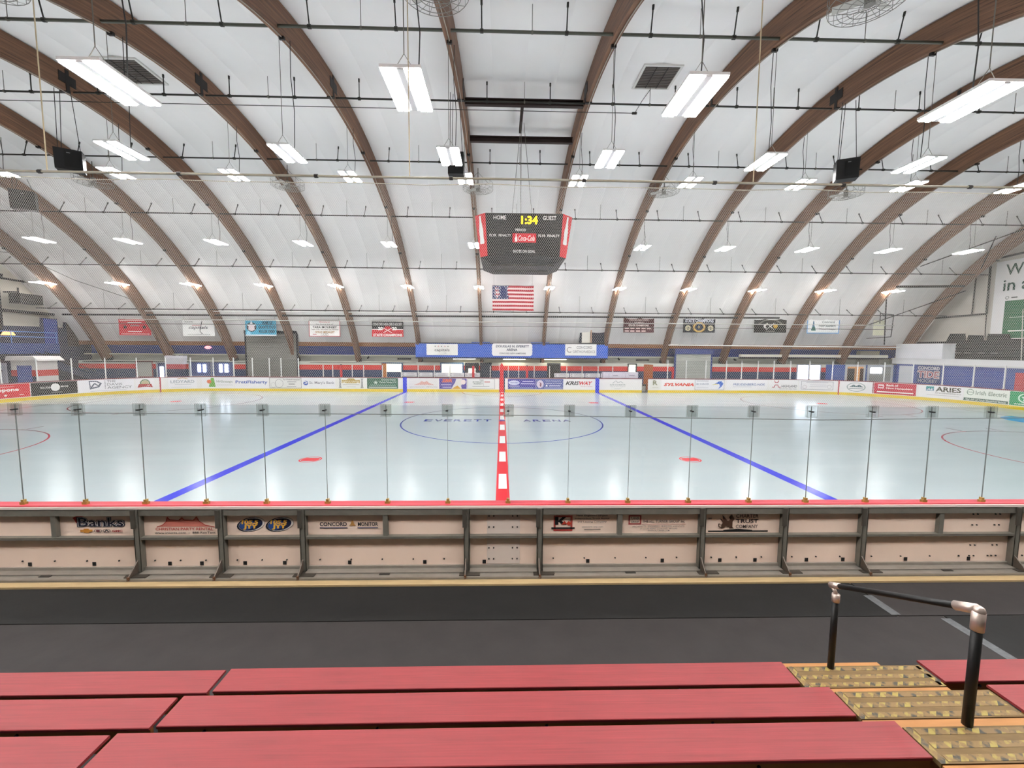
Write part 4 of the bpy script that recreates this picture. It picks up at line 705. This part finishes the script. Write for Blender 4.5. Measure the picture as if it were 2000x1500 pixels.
# ================================================================ RIGHT END
t = thing('end_mezzanine', 'white topped blue end wall behind the right corner boards', 'wall', (33.5, 0, 0))
MB().box(0, .2, 2, 15.6, 0, 2.28).build('blue_face', mat('#4058a6', .6, 0, .15, .9), t); MB().box(-.12, 1.6, 2, 15.9, 2.28, 2.78).build('white_ledge', mat('#e3e5e6', .5, 0, .04, 1.5), t)
MB().box(-.02, 0, 14.15, 15.3, .2, 2.15).build('white_door', mat('#d6d9de', .5, 0, .04, 2), t)
MB().box(-.03, 0, 6.6, 7.3, .3, 2.0).build('red_patch', mat('#cf3540', .5), t)
for y in (3.6, 5.2): MB().box(-.02, 0, y, y+.05, 0, 2.28).build('batten', mat('#c9cdd6', .5), t)
def xsign(root, x, y1, z0, w, h, items):   # faces -X, reading left to right as y decreases
    sign(root, w, h, items, lambda p: (x+p[1], y1-p[0], z0+p[2]))
t = thing('team_banner', 'blue banner with red outlined team letters on the right end wall', 'banner', (0, 0, 0)); MB().box(33.46, 33.48, 11.95, 13.75, .85, 2.22).build('panel', mat('#33477e', .6), t)
xsign(t, 33.455, 13.75, .85, 1.8, 1.37, [('t', 'CONCORD', .03, .97, .76, .96, '#dcd6de', 0, .04), ('t', 'TIDE', .02, .98, .28, .72, '#e2d3d6', 0, .08), ('t', 'TIDE', .06, .94, .32, .68, '#a02c46', 0, .0), ('t', 'HOCKEY', .08, .92, .04, .22, '#b9b6bc', 0, .02)])
t = thing('white_cabinet', 'large white box standing on the right end ledge', 'box', (33.3, 11.8, 2.78)); MB().box(0, 1.0, 0, 3.75, 0, 1.15).build('body', mat('#eceef2', .45, 0, .03, 2), t); MB().box(-.03, 1.03, -.03, 3.78, 1.12, 1.17).build('lid', mat('#f2f3f5', .45), t)
t = thing('black_partition', 'black stepped partition along the right end ledge', 'partition', (34.75, 0, 2.78))
MB().prism([(2, 0), (15.6, 0), (15.6, 1.35), (12.95, 1.35), (12.7, 1.95), (11.75, 1.92), (11.62, 1.35), (11.5, 1.35), (11.42, 1.8), (10.55, 1.76), (10.48, 1.38), (10.22, 1.38), (10.15, 1.85), (9.0, 1.8), (8.9, 1.45), (2, 1.5)], 0, 0, .15).build('screen', mat('#191a1c', .6, 0, .2, 1.2), t)
for y in (11.9, 11.2, 10.3, 9.5): MB().box(-.3, -.05, y-.12, y+.12, .45, .49).build('cup_shelf', mat('#8f8f90', .5), t)
MB().tube((-.1, 8.0, 0), (-.1, 8.2, 3.4), .025, 6).build('white_cable', mat('#c9c7bd', .6), t)
t = thing('billboard', 'white and green advert panel high on the right end wall', 'billboard', (0, 0, 0)); MB().box(35.3, 35.36, 4.2, 10.5, 4.25, 9.7).build('panel', mat('#eeeeee', .5, 0, .03, 1), t); MB().box(35.27, 35.3, 4.2, 9.75, 4.3, 6.9).build('green_field', mat('#1f6a45', .5, 0, .08, 1), t)
xsign(t, 35.26, 10.0, 4.25, 6.0, 5.4, [('t', 'We', .02, .26, .82, .96, '#1e4a3c'), ('t', 'in a', .01, .26, .62, .76, '#1e4a3c'), ('r', 0.100, 0.160, 0.521, 0.534, '#4a5a54'), ('n', .06, .53, .018, .02, .25, '#4a5a54'), ('r', 0.100, 0.340, 0.094, 0.111, '#dfe8e2'), ('r', .1, .3, .27, .277, '#cfe0d6')])
t = thing('pipe_run', 'dark square pipe run framing the right end wall', 'pipe', (35.25, 0, 0)); MB().path([(0, 2, 10.4), (0, 10.85, 9.95), (0, 10.8, 6.1), (0, 14.4, 6.05)], .07, 6).build('main_pipe', M_PIPEDK, t); MB().path([(0, 11.7, 9.2), (0, 11.75, 6.1)], .05, 6).build('branch_pipe', M_PIPEDK, t); MB().tube((0, 10.8, 6.1), (0, 10.75, 4.4), .03, 6).build('drop_pipe', M_PIPEDK, t)
for k, (p, q, r_, lb) in enumerate((((28.6, 11.0, 8.0), (33.9, 11.3, 8.15), .09, 'dark strut between the two rightmost arches'), ((28.9, 9.7, 9.2), (34.0, 6.5, 11.6), .035, 'thin diagonal brace between the two rightmost arches, upper'), ((29.0, 14.4, 5.2), (34.0, 11.2, 7.8), .035, 'thin diagonal brace between the two rightmost arches, lower'), ((29.0, 12.2, 7.4), (32.3, 15.6, 3.9), .045, 'dark pole leaning beside the second arch from the right'), ((32.2, 8.8, 8.9), (32.3, 8.2, 10.9), .03, 'short dark rod near the right end wall'))):
    tag(MB().tube(p, q, r_, 6).build('brace_rod', M_DARK), lb, 'brace')
t = thing('basketball_frame', 'pale hanging panel in a dark wire frame right of the blue-edged banner', 'frame', (29.3, 14.0, 4.35)); MB().path([(0, 0, 0), (2.0, 0, .15), (2.1, 0, 1.9), (1.0, 0, 2.0), (1.0, 0, 1.2)], .03, 6).build('frame', M_DARK, t); MB().box(.55, 1.45, .05, .08, .25, 1.45).build('panel', mat('#d5d6bd', .5), t)
tag(MB().box(30.9, 32.6, 16.3, 16.7, 2.18, 3.35).build('stacked_case', mat('#a5a294', .6)), 'beige case on the ledge left of the white box', 'case')

# ================================================================ NEAR BOARDS (seen from outside)
YO = -13.06   # outer face of the panels
PX = [-10.05, -7.66, -5.28, -4.09, -2.92, -.54, .54, 2.97, 4.22, 5.43, 7.81, 10.2]
SUB = {1: -6.46, 4: -1.73, 6: 1.73, 9: 6.63}
NMS = ['blank white section beyond the left edge', 'white section with the car dealer lettering', 'white section with the red tent lettering', 'white section with two oval radio logos', 'white section with the newspaper name', 'narrow gate section with bolt rows in the middle', 'white section with the truck rental and architects lettering', 'white section with the griffin lettering', 'blank white section right of the griffin lettering', 'blank white section at the right edge with bolt rows', 'blank white section beyond the right edge']
PRINT = {1: [('p', [(.6, .86), (.63, .97), (.7, .99), (.65, .88), (.655, .72), (.62, .6), (.612, .74)], '#a8322e'), ('t', 'Banks', .625, .925, .4, .9, '#20222e', 0, .07), ('t', 'Banks', .632, .918, .42, .88, '#e9e4e0', 0, .035), ('t', 'Banks', .636, .914, .43, .87, '#161828', 0, .012), ('p', [(.645, .16), (.665, .16), (.67, .12), (.7, .12), (.702, .18), (.72, .18), (.722, .28), (.7, .28), (.698, .33), (.668, .33), (.665, .27), (.645, .27)], '#c98a3a'), ('n', .755, .22, .024, .1, .14, '#55524e'), ('e', .755, .22, .013, .05, '#6a3038'), ('n', .81, .22, .024, .1, .16, '#2e2e30'), ('l', [(.797, .16), (.81, .28), (.823, .17)], .014, '#2e2e30'), ('t', 'GMC', .845, .91, .17, .27, '#a42a2e', 0, .05)],
 2: [('p', [(.17, .4), (.24, .5), (.29, .66), (.31, .86), (.34, .76), (.45, .73), (.5, .86), (.53, .76), (.64, .74), (.69, .88), (.72, .7), (.78, .5), (.9, .4)], '#c9796a'), ('l', [(.17, .4), (.24, .48), (.29, .64), (.31, .88), (.34, .75), (.46, .71), (.5, .86), (.53, .73), (.65, .72), (.69, .9), (.72, .68), (.8, .48), (.92, .38)], .012, '#b04a3c'), ('t', 'CHRISTIAN PARTY RENTAL', .15, .9, .22, .36, '#b83a32', 0, .015), ('t', 'www.intents.com  -  888-RenTent', .14, .93, .05, .16, '#3a3430')],
 4: [('t', 'CONCORD', .075, .248, .4, .6, '#23222a', 0, .02), ('t', 'MONITOR', .318, .447, .4, .6, '#23222a', 0, .02), ('p', [(.262, .42), (.306, .42), (.296, .5), (.287, .7), (.281, .7), (.272, .5)], '#b5854a'), ('r', .075, .252, .3, .34, '#2c3a66'), ('r', .316, .447, .3, .34, '#2c3a66')],
 6: [('b', .07, .19, .1, .9, .03, '#a8443c'), ('p', [(.078, .42), (.1, .42), (.1, .58), (.13, .42), (.155, .42), (.12, .62), (.15, .82), (.125, .82), (.1, .64), (.1, .82), (.078, .82)], '#1f1d1e'), ('p', [(.118, .42), (.138, .62), (.152, .5), (.165, .62), (.182, .5), (.168, .36), (.152, .46)], '#c2402e'), ('r', .055, .205, .22, .3, '#1f1d1e'), ("t", "New England's Largest", .215, .415, .84, .95, '#3a3433'), ('t', 'Independent Truck Rental', .205, .425, .68, .79, '#3a3433'), ('t', 'and Leasing Company', .222, .408, .52, .63, '#3a3433'), ('t', 'www.kris-way.com', .25, .385, .28, .36, '#5a5350'), ('r', 0.265, 0.370, 0.177, 0.213, '#5a5350')],
 7: [('r', .06, .85, .02, .09, '#171717'), ('l', [(.26, .07), (.45, .13), (.64, .07)], .03, '#171717'), ('t', 'CHARTER', .42, .715, .75, .94, '#2c2422', 0, .01), ('t', 'TRUST', .42, .715, .48, .69, '#2c2422', 0, .02), ('t', 'COMPANY', .42, .71, .22, .4, '#3a3230'), ('p', [(u*.82+.03, v) for u, v in [(.24, .2), (.29, .22), (.31, .34), (.35, .28), (.38, .3), (.37, .2), (.45, .2), (.42, .28), (.42, .56), (.45, .7), (.4, .95), (.36, .8), (.38, .66), (.34, .6), (.25, .92), (.27, .62), (.21, .74), (.26, .5), (.24, .4)]], '#4a3428'), ('l', [(.235, .24), (.195, .3), (.19, .46), (.215, .42)], .014, '#4a3428'), ('r', .05, .1, .72, .76, '#2a2624')]}
bolt_me = MB().tube((0, 0, 0), (0, -.012, 0), .011, 6).mesh('bolt', M_BLACK)
def near_section(i):
    x0, x1 = PX[i]+.045, PX[i+1]-.045; w = x1-x0
    t = thing('dasher_board', 'near board panel seen from outside: '+NMS[i], 'board', (x0, YO, 0), 'near rink boards')
    up_ = MB().box(0, w, 0, .06, .58, 1.0).build('upper_panel', M_BOARD, t); lo_ = MB().box(0, w, 0, .06, .1, .565).build('lower_panel', M_BOARD, t)
    MB().box(0, w, -.07, -.0, .945, 1.0).box(0, w, -.07, -.055, .9, .945).build('top_channel', M_STEEL, t)
    MB().box(0, w, -.075, 0, .565, .58).box(0, w, -.075, -.065, .545, .565).build('mid_rail', M_STEEL, t)
    MB().box(0, w, -.03, 0, .07, .11).box(0, w, -.14, 0, .055, .07).build('bottom_channel', M_ALU, t)
    if i in SUB: MB().box(SUB[i]-x0-.035, SUB[i]-x0+.035, -.06, -.001, .58, .9).build('stub_post', M_STEEL, t)
    xs = [w*(k+.35)/max(3, int(w/.4)) for k in range(max(3, int(w/.4)))]
    if i != 5:
        for xx in xs: link('bolt', bolt_me, lo_, (xx, 0, .2))
    if i in (1, 5, 9):
        base = {1: .04, 5: w/2-.245, 9: w-.62}[i]
        if i == 5: MB().box(base, base+.49, -.008, 0, .585, .94).box(base, base+.49, -.008, 0, .12, .55).build('backing_plate', mat('#d8cabf', .5, 0, .04, 3), t)
        for z in (.86, .69, .37, .2):
            for dx in ((.03, .1, .38, .45) if i != 1 else (.0, .07)): link('bolt', bolt_me, up_ if z > .57 else lo_, (base+dx, -.008 if i == 5 else 0, z))
    for k in range(2):
        xx = w*(.3+.45*k)+random.uniform(-.1, .1); q = MB(); q.box(xx-.025, xx+.025, -.006, -.001, .125, .18); q.build('black_sticker', M_BLACK, lo_)
    if i in PRINT: sign(up_, w, .3, PRINT[i], lambda p: (p[0], p[1], p[2]+.59))
    return up_
for i in range(len(PX)-1): 
    t = near_section(i)
    if i == 6:
        w = PX[7]-PX[6]-.09; sign(t, w, .3, [('b', .55, .632, .42, .9, .02, '#a04a48'), ('t', 'TURNER', .562, .62, .68, .8, '#4a4442'), ('t', 'GROUP', .566, .616, .51, .62, '#4a4442'), ('t', 'THE H.L. TURNER GROUP Inc.', .64, .915, .52, .66, '#4a4240'), ('r', .635, .92, .43, .45, '#a04a48'), ('t', 'ARCHITECTS - ENGINEERS - BUILDING SCIENTISTS', .575, .91, .3, .37, '#6a5f5a'), ('t', '27 LOCKE ROAD, CONCORD, NH 03301', .625, .865, .18, .25, '#6a5f5a'), ('t', 'WWW.HLTURNER.COM', .675, .815, .08, .15, '#6a5f5a')], lambda p: (p[0], p[1], p[2]+.59))
    if i == 3:
        w = PX[4]-PX[3]-.09
        for u in (.32, .705):
            def ow(p, u=u): return (p[0], p[1], p[2]+.59)
            sl = [(a+.0, b) for a, b in ell(u, .5, .19, .36)]; tilt = lambda pts: [(a, b+(a-u)*.55) for a, b in pts]
            sign(t, w, .3, [('p', tilt(ell(u, .5, .19, .36)), '#1e2434'), ('p', tilt(ell(u+.012, .5, .175, .33)), '#e3ddd8'), ('p', tilt(ell(u, .5, .16, .3)), '#1d2440'), ('p', tilt(ell(u-.05, .5, .1, .24)), '#2d4f8f'), ('t', '105.5', u-.125, u+.105, .52, .74, '#e3b04a', .15, .05), ('t', 'JYY', u-.1, u+.1, .24, .52, '#e3b04a', .05, .06)], ow)
for i, x in enumerate(PX):
    nl = NMS[i-1] if i else ''
    t = thing('board_post', 'galvanised steel post of the near boards, %s from the left' % ORD[i], 'post', (x, YO, 0), 'near board posts')
    MB().box(-.04, .04, -.08, -.068, .06, 1.0).box(-.042, -.03, -.08, .06, .06, 1.0).box(.03, .042, -.08, .06, .06, 1.0).build('channel', M_STEEL, t)
    MB().box(-.06, .0, -.1, -.08, .72, .99).build('hinge_plate', mat('#56524b', .5, .3, .2, 8), t)
    MB().prism([(-.08, .07), (-.27, .03), (-.27, .05), (-.08, .24)], 0, -.02, -.005).build('gusset', mat('#6a5f55', .5, .3, .3, 8), t)
    MB().box(-.1, .2, -.22, -.1, .045, .062).build('foot_plate', mat('#4c463f', .5, .3, .3, 10), t); MB().tube((-.01, -.25, .03), (-.01, -.25, .08), .018, 6).build('anchor_bolt', mat('#6b4a35', .6, .3, .2, 8), t)
t = thing('cap_rail', 'white cap rail with red edge along the top of the near boards', 'rail', (0, 0, 0)); MB().box(-11, 11.2, -13.14, -12.93, 1.0, 1.035).build('white_cap', mat('#dccfc8', .5, 0, .04, 2), t); MB().box(-11, 11.2, -13.12, -12.95, 1.035, 1.05).build('red_edge', mat('#c9404c', .5, 0, .08, 2), t)
t = thing('ice_side_board', 'white ice-side face of the near boards', 'boards', (0, 0, 0)); MB().box(-21, 21.8, -12.99, -12.95, .2, 1.0).build('panel', mat('#e9e7e6', .45, 0, .03, 1.2), t); MB().box(-21, 21.8, -12.99, -12.94, 0, .2).build('kick_plate', mat('#e2c531', .45), t)
t = thing('base_channel', 'long aluminium base channel under the near boards', 'channel', (0, 0, 0)); MB().box(-11, 11.2, -13.3, -13.06, .02, .05).box(-11, 11.2, -13.31, -13.29, -.01, .045).build('channel', M_ALU, t)
for i in range(18): MB().box(-10.5+i*1.2+.3, -10.5+i*1.2+.45, -13.24, -13.14, .05, .058).build('slot_plate', mat('#3c3833', .6, .2, .3, 10), t)
tag(MB().box(-11, 11.2, -13.44, -13.32, -.012, .022).build('sill_timber', mat('#b79f76', .7, 0, .3, 6, .3, 0, (.4, 4, 4))), 'weathered pale timber sill on the floor before the near boards', 'timber')

# near shield glass
GX = [-10.4, -9.53, -8.66, -7.79, -6.918, -6.047, -5.192, -4.33, -3.463, -2.581, -1.708, -.822, .064, .956, 1.854, 2.767, 3.687, 4.558, 5.483, 6.391, 7.297, 8.2, 9.1, 10.0]
vis = [x for x in GX if -7.2 < x < 7.6]
for i in range(len(GX)-1):
    a, b_ = GX[i]+.004, GX[i+1]-.004
    if GX[i+1] > -7.3 and GX[i] < 7.8: lb = 'clear shield pane on the near boards, %s from the left' % ORD[i-3]
    else: lb = 'clear shield pane on the near boards beyond the %s picture edge, number %s' % (('left', ORD[i]) if GX[i] < 0 else ('right', ORD[i-20]))
    t = thing('acrylic_shield', lb, 'glass pane', (a, -13.05, 1.05), 'near shield panes'); MB().box(0, b_-a, -.006, .006, 0, 1.455).build('pane', M_GLASS, t)
    MB().box(-.006, -.002, -.007, .007, 0, 1.455).build('edge_seal', mat('#6f7573', .4, 0, .05, 5), t)
for i, x in enumerate(GX[1:-1]):
    t = thing('seam_clip', 'clear square clip with black bolt on the near shield seam, %s from the left' % ORD[min(i-3, 19)] if -7.2 < x < 7.6 else 'clear square clip on the near shield seam beyond the %s picture edge, number %s' % (('left', ORD[i]) if x < 0 else ('right', ORD[i-20])), 'clip', (x, -13.05, 2.36), 'near shield clips')
    MB().box(-.075, .075, -.022, -.01, -.015, .16).box(-.075, .075, .01, .022, -.015, .16).build('plate', M_CLIP, t); MB().tube((0, -.04, .07), (0, .04, .07), .011, 8).box(-.022, .012, -.045, -.035, .062, .078).build('bolt', M_BLACK, t)
    MB().path([(-.075, -.024, -.015), (-.075, -.024, .16), (.075, -.024, .16), (.075, -.024, -.015), (-.075, -.024, -.015)], .0025, 4).build('rim', mat('#8f9391', .4, .1, .05, 5), t)
    MB().box(-.035, .035, -.025, .025, -1.32, -1.275).box(-.018, .018, -.022, .022, -1.275, -1.24).build('brass_foot', mat('#b89a58', .4, .5, .1, 6), t)
tag(MB().path([(-11, -13.075, 2.38), (-2.4, -13.075, 2.38), (.12, -13.075, 2.37), (2.6, -13.075, 2.335), (4.7, -13.075, 2.31), (7.8, -13.075, 2.35), (11, -13.075, 2.38)], .006, 5).build('tie_cable', mat('#5a6060', .5, .3, .1, 5)), 'thin grey tie cable strung along the near shield tops', 'cable')

# ================================================================ PROTECTIVE NET
NZ0, NZ1, NX0, NX1 = 2.5, 5.6, -9.6, 10.0
t = thing('net_cable', 'grey steel cable from which the protective net hangs', 'cable', (0, -13.05, 5.68)); MB().tube((-11, 0, 0), (11.5, 0, 0), .016, 6).build('cable', mat('#8f8c80', .5, .3, .1, 5), t); 
hp = [(-11+.9*i, .01, -.06-.035*abs(sin(i*1.3))) for i in range(26)]; MB().path(hp, .006, 4).build('head_rope', mat('#a9a594', .6), t)
for i in range(12): MB().tube((-10+1.85*i-.025, 0, 0), (-10+1.85*i+.025, 0, 0), .026, 6).build('clamp', M_DARK, t)
for x, lb in ((-6.2, 'left'), (-1.32, 'middle'), (3.5, 'right')): tag(MB().tube((x, -13.05, 5.7), (x, -13.05, roof_z(-13.05, RS)), .008, 5).build('hanging_rope', mat('#b7ab8e', .7)), 'pale rope holding up the net cable, %s one' % lb, 'rope')
b = MB(); px_, pz_ = .0292, .0435; sl = px_/pz_; H = NZ1-NZ0; n = int((NX1-NX0+H*sl)/px_)+1; seg = 26; th = .0009
for dr in (1, -1):
    for i in range(n):
        xb = (NX0-H*sl+i*px_) if dr > 0 else (NX0+i*px_)
        pts = []
        for j in range(seg+1):
            z = NZ0+H*j/seg; x = xb+dr*sl*(z-NZ0)
            pts.append((x, z))
        for (xa, za), (xc, zc) in zip(pts, pts[1:]):
            lo, hi = min(xa, xc), max(xa, xc)
            if hi < NX0 or lo > NX1: continue
            k = len(b.v)
            y0 = -13.05+.0015*dr
            for x, z in ((xa, za), (xc, zc)): b.v += [(x-th, y0+th*.6, z), (x+th, y0+th*.6, z), (x, y0-th*1.1, z)]
            b.f += [(k, k+1, k+4, k+3), (k+1, k+2, k+5, k+4), (k+2, k, k+3, k+5)]
net = b.build('protective_net', M_NET, fix=False); tag(net, 'pale diamond mesh protective net hanging above the near glass', 'net', kind='stuff')

# ================================================================ FOREGROUND FLOOR MATS
M_MAT = mat('#191817', .75, 0, .28, 2.6, .3, .25); M_MAT2 = mat('#302c2b', .72, 0, .25, 3.1, .3, .25)
for lb, x0, x1, y0, y1, m in (('dark rubber floor mat along the near boards, left of the taped joint', -11, 4.98, -14.185, -13.45, M_MAT), ('dark rubber floor mat before the benches, left of the taped joint', -11, 5.54, -17.9, -14.2, M_MAT2), ('dark rubber floor mat along the near boards, right of the taped joint', 5.0, 11.2, -14.185, -13.45, M_MAT2), ('dark rubber floor mat before the benches, right of the taped joint', 5.57, 11.2, -17.9, -14.2, M_MAT)):
    tag(MB().box(x0, x1, y0, y1, -.012, .0).build('rubber_mat', m), lb, 'mat', 'floor mats')
for lb, x, y0, y1 in (('worn grey tape strip on the mat joint nearer the boards', 4.95, -14.17, -13.75), ('worn grey tape strip on the mat joint nearer the benches', 5.5, -15.1, -14.25)):
    tag(MB().box(x-.03, x+.09, y0, y1, .0, .002).build('floor_tape', mat('#5c5e60', .6, 0, .5, 18)), lb, 'tape')

# ================================================================ BLEACHER BENCHES
def redmat():
    m = bpy.data.materials.new('worn_red_paint'); m.use_nodes = True; n = m.node_tree; b = n.nodes['Principled BSDF']; b.inputs['Roughness'].default_value = .5
    tc = n.nodes.new('ShaderNodeTexCoord'); mp = n.nodes.new('ShaderNodeMapping'); mp.inputs['Scale'].default_value = (1.2, 9, 9)
    a = n.nodes.new('ShaderNodeTexNoise'); a.inputs['Scale'].default_value = 2.2; a.inputs['Detail'].default_value = 8; a.inputs['Roughness'].default_value = .65
    n.links.new(tc.outputs['Object'], mp.inputs[0]); n.links.new(mp.outputs[0], a.inputs['Vector'])
    r = n.nodes.new('ShaderNodeValToRGB'); e = r.color_ramp.elements; e[0].position = .25; e[0].color = lin('#752527'); e[1].position = .75; e[1].color = lin('#9a3235'); k = e.new(.9); k.color = lin('#935a56')
    m2 = n.nodes.new('ShaderNodeMapping'); m2.inputs['Scale'].default_value = (.5, 30, 30); st = n.nodes.new('ShaderNodeTexNoise'); st.inputs['Scale'].default_value = 3; st.inputs['Detail'].default_value = 4; n.links.new(tc.outputs['Object'], m2.inputs[0]); n.links.new(m2.outputs[0], st.inputs['Vector'])
    av = n.nodes.new('ShaderNodeMath'); av.operation = 'MULTIPLY_ADD'; av.inputs[1].default_value = .55; n.links.new(st.outputs['Fac'], av.inputs[0]); hf = n.nodes.new('ShaderNodeMath'); hf.operation = 'MULTIPLY'; hf.inputs[1].default_value = .45; n.links.new(a.outputs['Fac'], hf.inputs[0]); n.links.new(hf.outputs[0], av.inputs[2])
    n.links.new(av.outputs[0], r.inputs[0]); n.links.new(r.outputs[0], b.inputs['Base Color'])
    w = n.nodes.new('ShaderNodeTexNoise'); w.inputs['Scale'].default_value = 60; bp = n.nodes.new('ShaderNodeBump'); bp.inputs['Strength'].default_value = .12; n.links.new(mp.outputs[0], w.inputs['Vector']); n.links.new(w.outputs['Fac'], bp.inputs['Height']); n.links.new(bp.outputs[0], b.inputs['Normal']); return m
M_RED = redmat(); M_RISER = mat('#8a5a32', .65, 0, .3, 5, .3, 0, (.4, 4, 4)); M_PLY = mat('#a87646', .65, 0, .3, 5, .3, .1, (.5, 3, 3))
ROWS = [(-15.78, -15.53, .48), (-16.33, -16.07, .70), (-16.85, -16.6, .92)]
RN = ['front', 'middle', 'rear']
for r, (y0, y1, z) in enumerate(ROWS):
    for x0, x1, sec in ((-8.5, -2.475, 'left of the joint'), (-2.425, 2.54, 'between the joint and the stairs'), (3.82, 8.5, 'right of the stairs')):
        dz = -.012 if x0 < -5 else 0
        t = thing('bleacher_bench', 'worn red bench plank, %s row, %s' % (RN[r], sec), 'bench', (x0, y0, z+dz), 'red bleacher benches'); w = x1-x0; d = y1-y0
        b = MB(); b.prism([(0, -.02), (d, -.02), (d, -.004), (d-.004, 0), (.004, 0), (0, -.004)], 0, 0, w); b.build('seat_plank', M_RED, t)
        MB().box(.0, w, .012, .036, -.2, -.02).build('riser_board', M_RISER, t)
        for q in range(int(w/1.2)+1):
            xx = .3+q*1.2
            if xx < w-.1: MB().box(xx, xx+.04, .036, d-.01, -z+.0, -.02).build('support', M_DARK, t); link('bolt', bolt_me, t, (xx+.02, .012, -.05))
# stairs
def tapemat():
    m = bpy.data.materials.new('worn_hazard_tape'); m.use_nodes = True; n = m.node_tree; b = n.nodes['Principled BSDF']; b.inputs['Roughness'].default_value = .6
    tc = n.nodes.new('ShaderNodeTexCoord'); mp = n.nodes.new('ShaderNodeMapping'); mp.inputs['Rotation'].default_value = (0, 0, radians(45)); n.links.new(tc.outputs['Object'], mp.inputs[0])
    w = n.nodes.new('ShaderNodeTexWave'); w.inputs['Scale'].default_value = 4.6; w.inputs['Distortion'].default_value = .6; n.links.new(mp.outputs[0], w.inputs['Vector'])
    r = n.nodes.new('ShaderNodeValToRGB'); r.color_ramp.interpolation = 'CONSTANT'; e = r.color_ramp.elements; e[0].color = lin('#3a382f'); e[1].position = .5; e[1].color = lin('#9c8a40'); n.links.new(w.outputs['Fac'], r.inputs[0])
    q = n.nodes.new('ShaderNodeTexNoise'); q.inputs['Scale'].default_value = 16; q.inputs['Detail'].default_value = 6; n.links.new(tc.outputs['Object'], q.inputs['Vector'])
    g = n.nodes.new('ShaderNodeValToRGB'); g.color_ramp.elements[0].position = .4; g.color_ramp.elements[1].position = .55; n.links.new(q.outputs['Fac'], g.inputs[0])
    mx = n.nodes.new('ShaderNodeMix'); mx.data_type = 'RGBA'; mx.inputs['B'].default_value = lin('#7e6238'); n.links.new(r.outputs[0], mx.inputs['A']); n.links.new(g.outputs[0], mx.inputs['Factor']); n.links.new(mx.outputs['Result'], b.inputs['Base Color']); return m
M_TAPE = tapemat(); M_PLYD = mat('#735c3a', .7, 0, .35, 9, .3, .1, (.7, 2, 2))
SX0, SX1 = 2.56, 3.79
for r, (y0, y1, z) in enumerate(((-15.82, -15.58, .47), (-16.35, -16.11, .69), (-16.88, -16.64, .91))):
    t = thing('stair_step', 'plywood stair step with worn yellow and black tape, %s' % ('lowest', 'middle', 'highest')[r], 'step', (SX0, y0, z), 'taped plywood steps'); w = SX1-SX0
    MB().box(0, w, 0, y1-y0, -.03, 0).build('front_tread', M_PLYD, t); MB().box(0, w, -.24, -.006, -.032, -.004).build('back_tread', M_PLY, t); MB().box(0, w, y1-y0-.03, y1-y0, -.22, -.03).build('riser', M_PLY, t)
    for yy in (.012, .095, .185): MB().box(.06, w-.02, yy, yy+.042, 0, .0015).build('hazard_tape', M_TAPE, t)
    MB().box(.0, .05, 0, y1-y0, 0, .0015).build('hazard_tape', M_TAPE, t)
    if r == 0: MB().box(w-.05, w, 0, y1-y0, 0, .0015).build('hazard_tape', M_TAPE, t)
    for xx in (.02, w-.06): MB().box(xx, xx+.04, -.2, y1-y0-.04, -z, -.032).build('stringer', M_RISER, t)
tag(MB().box(2.4, 3.64, -15.57, -15.33, .27, .3).box(2.45, 2.5, -15.55, -15.35, 0, .27).box(3.55, 3.6, -15.55, -15.35, 0, .27).build('stair_step', M_PLY), 'bare plywood bottom step, partly hidden behind the taped steps', 'step')
# handrail
t = thing('stair_handrail', 'black pipe handrail with silver elbows on the plywood stairs', 'handrail', (0, 0, 0)); M_SIL = mat('#c9b8ae', .35, .6, .1, 8); M_BP = mat('#161616', .45, .1, .25, 20)
A, B2 = (2.95, -15.6, .47), (3.0, -16.63, .91); AT, BT = (2.95, -15.6, 1.13), (3.0, -16.63, 1.6); RA, RB = Vector((2.945, -15.57, 1.235)), Vector((3.0, -16.63, 1.7))
MB().tube(A, AT, .026, 14).build('post', M_BP, t, smooth=True); MB().tube(B2, BT, .028, 14).build('post', M_BP, t, smooth=True)
d = (RB-RA).normalized()
MB().tube(RA+d*.06, RB-d*.1, .022, 14).build('rail', M_BP, t, smooth=True)
MB().tube((AT[0], AT[1], 1.1), (AT[0], AT[1], 1.17), .031, 14).tube((AT[0], AT[1], 1.17), RA+Vector((0, 0, -.02)), .016, 10).build('lower_elbow', M_SIL, t, smooth=True); MB().tube(RA-d*.03, RA+d*.07, .026, 14).build('rail_sleeve', M_SIL, t, smooth=True)
MB().tube((BT[0], BT[1], 1.56), (BT[0], BT[1], 1.685), .034, 14).build('upper_elbow', M_SIL, t, smooth=True)
b = MB(); b.tube(RB-d*.14, RB-d*.01, .031, 14)
for i in range(6):
    for j in range(12):
        pass
b.build('rail_sleeve', M_SIL, t, smooth=True)
b = MB(); n_, m_ = 12, 8
for i in range(m_+1):
    for j in range(n_): ph, th_ = pi*i/m_, 2*pi*j/n_; b.v.append((RB.x+.033*sin(ph)*cos(th_), RB.y+.033*sin(ph)*sin(th_), RB.z-.01+.033*cos(ph)))
for i in range(m_):
    for j in range(n_): b.f.append((i*n_+j, i*n_+(j+1) % n_, (i+1)*n_+(j+1) % n_, (i+1)*n_+j))
b.build('elbow_cap', M_SIL, t, smooth=True)
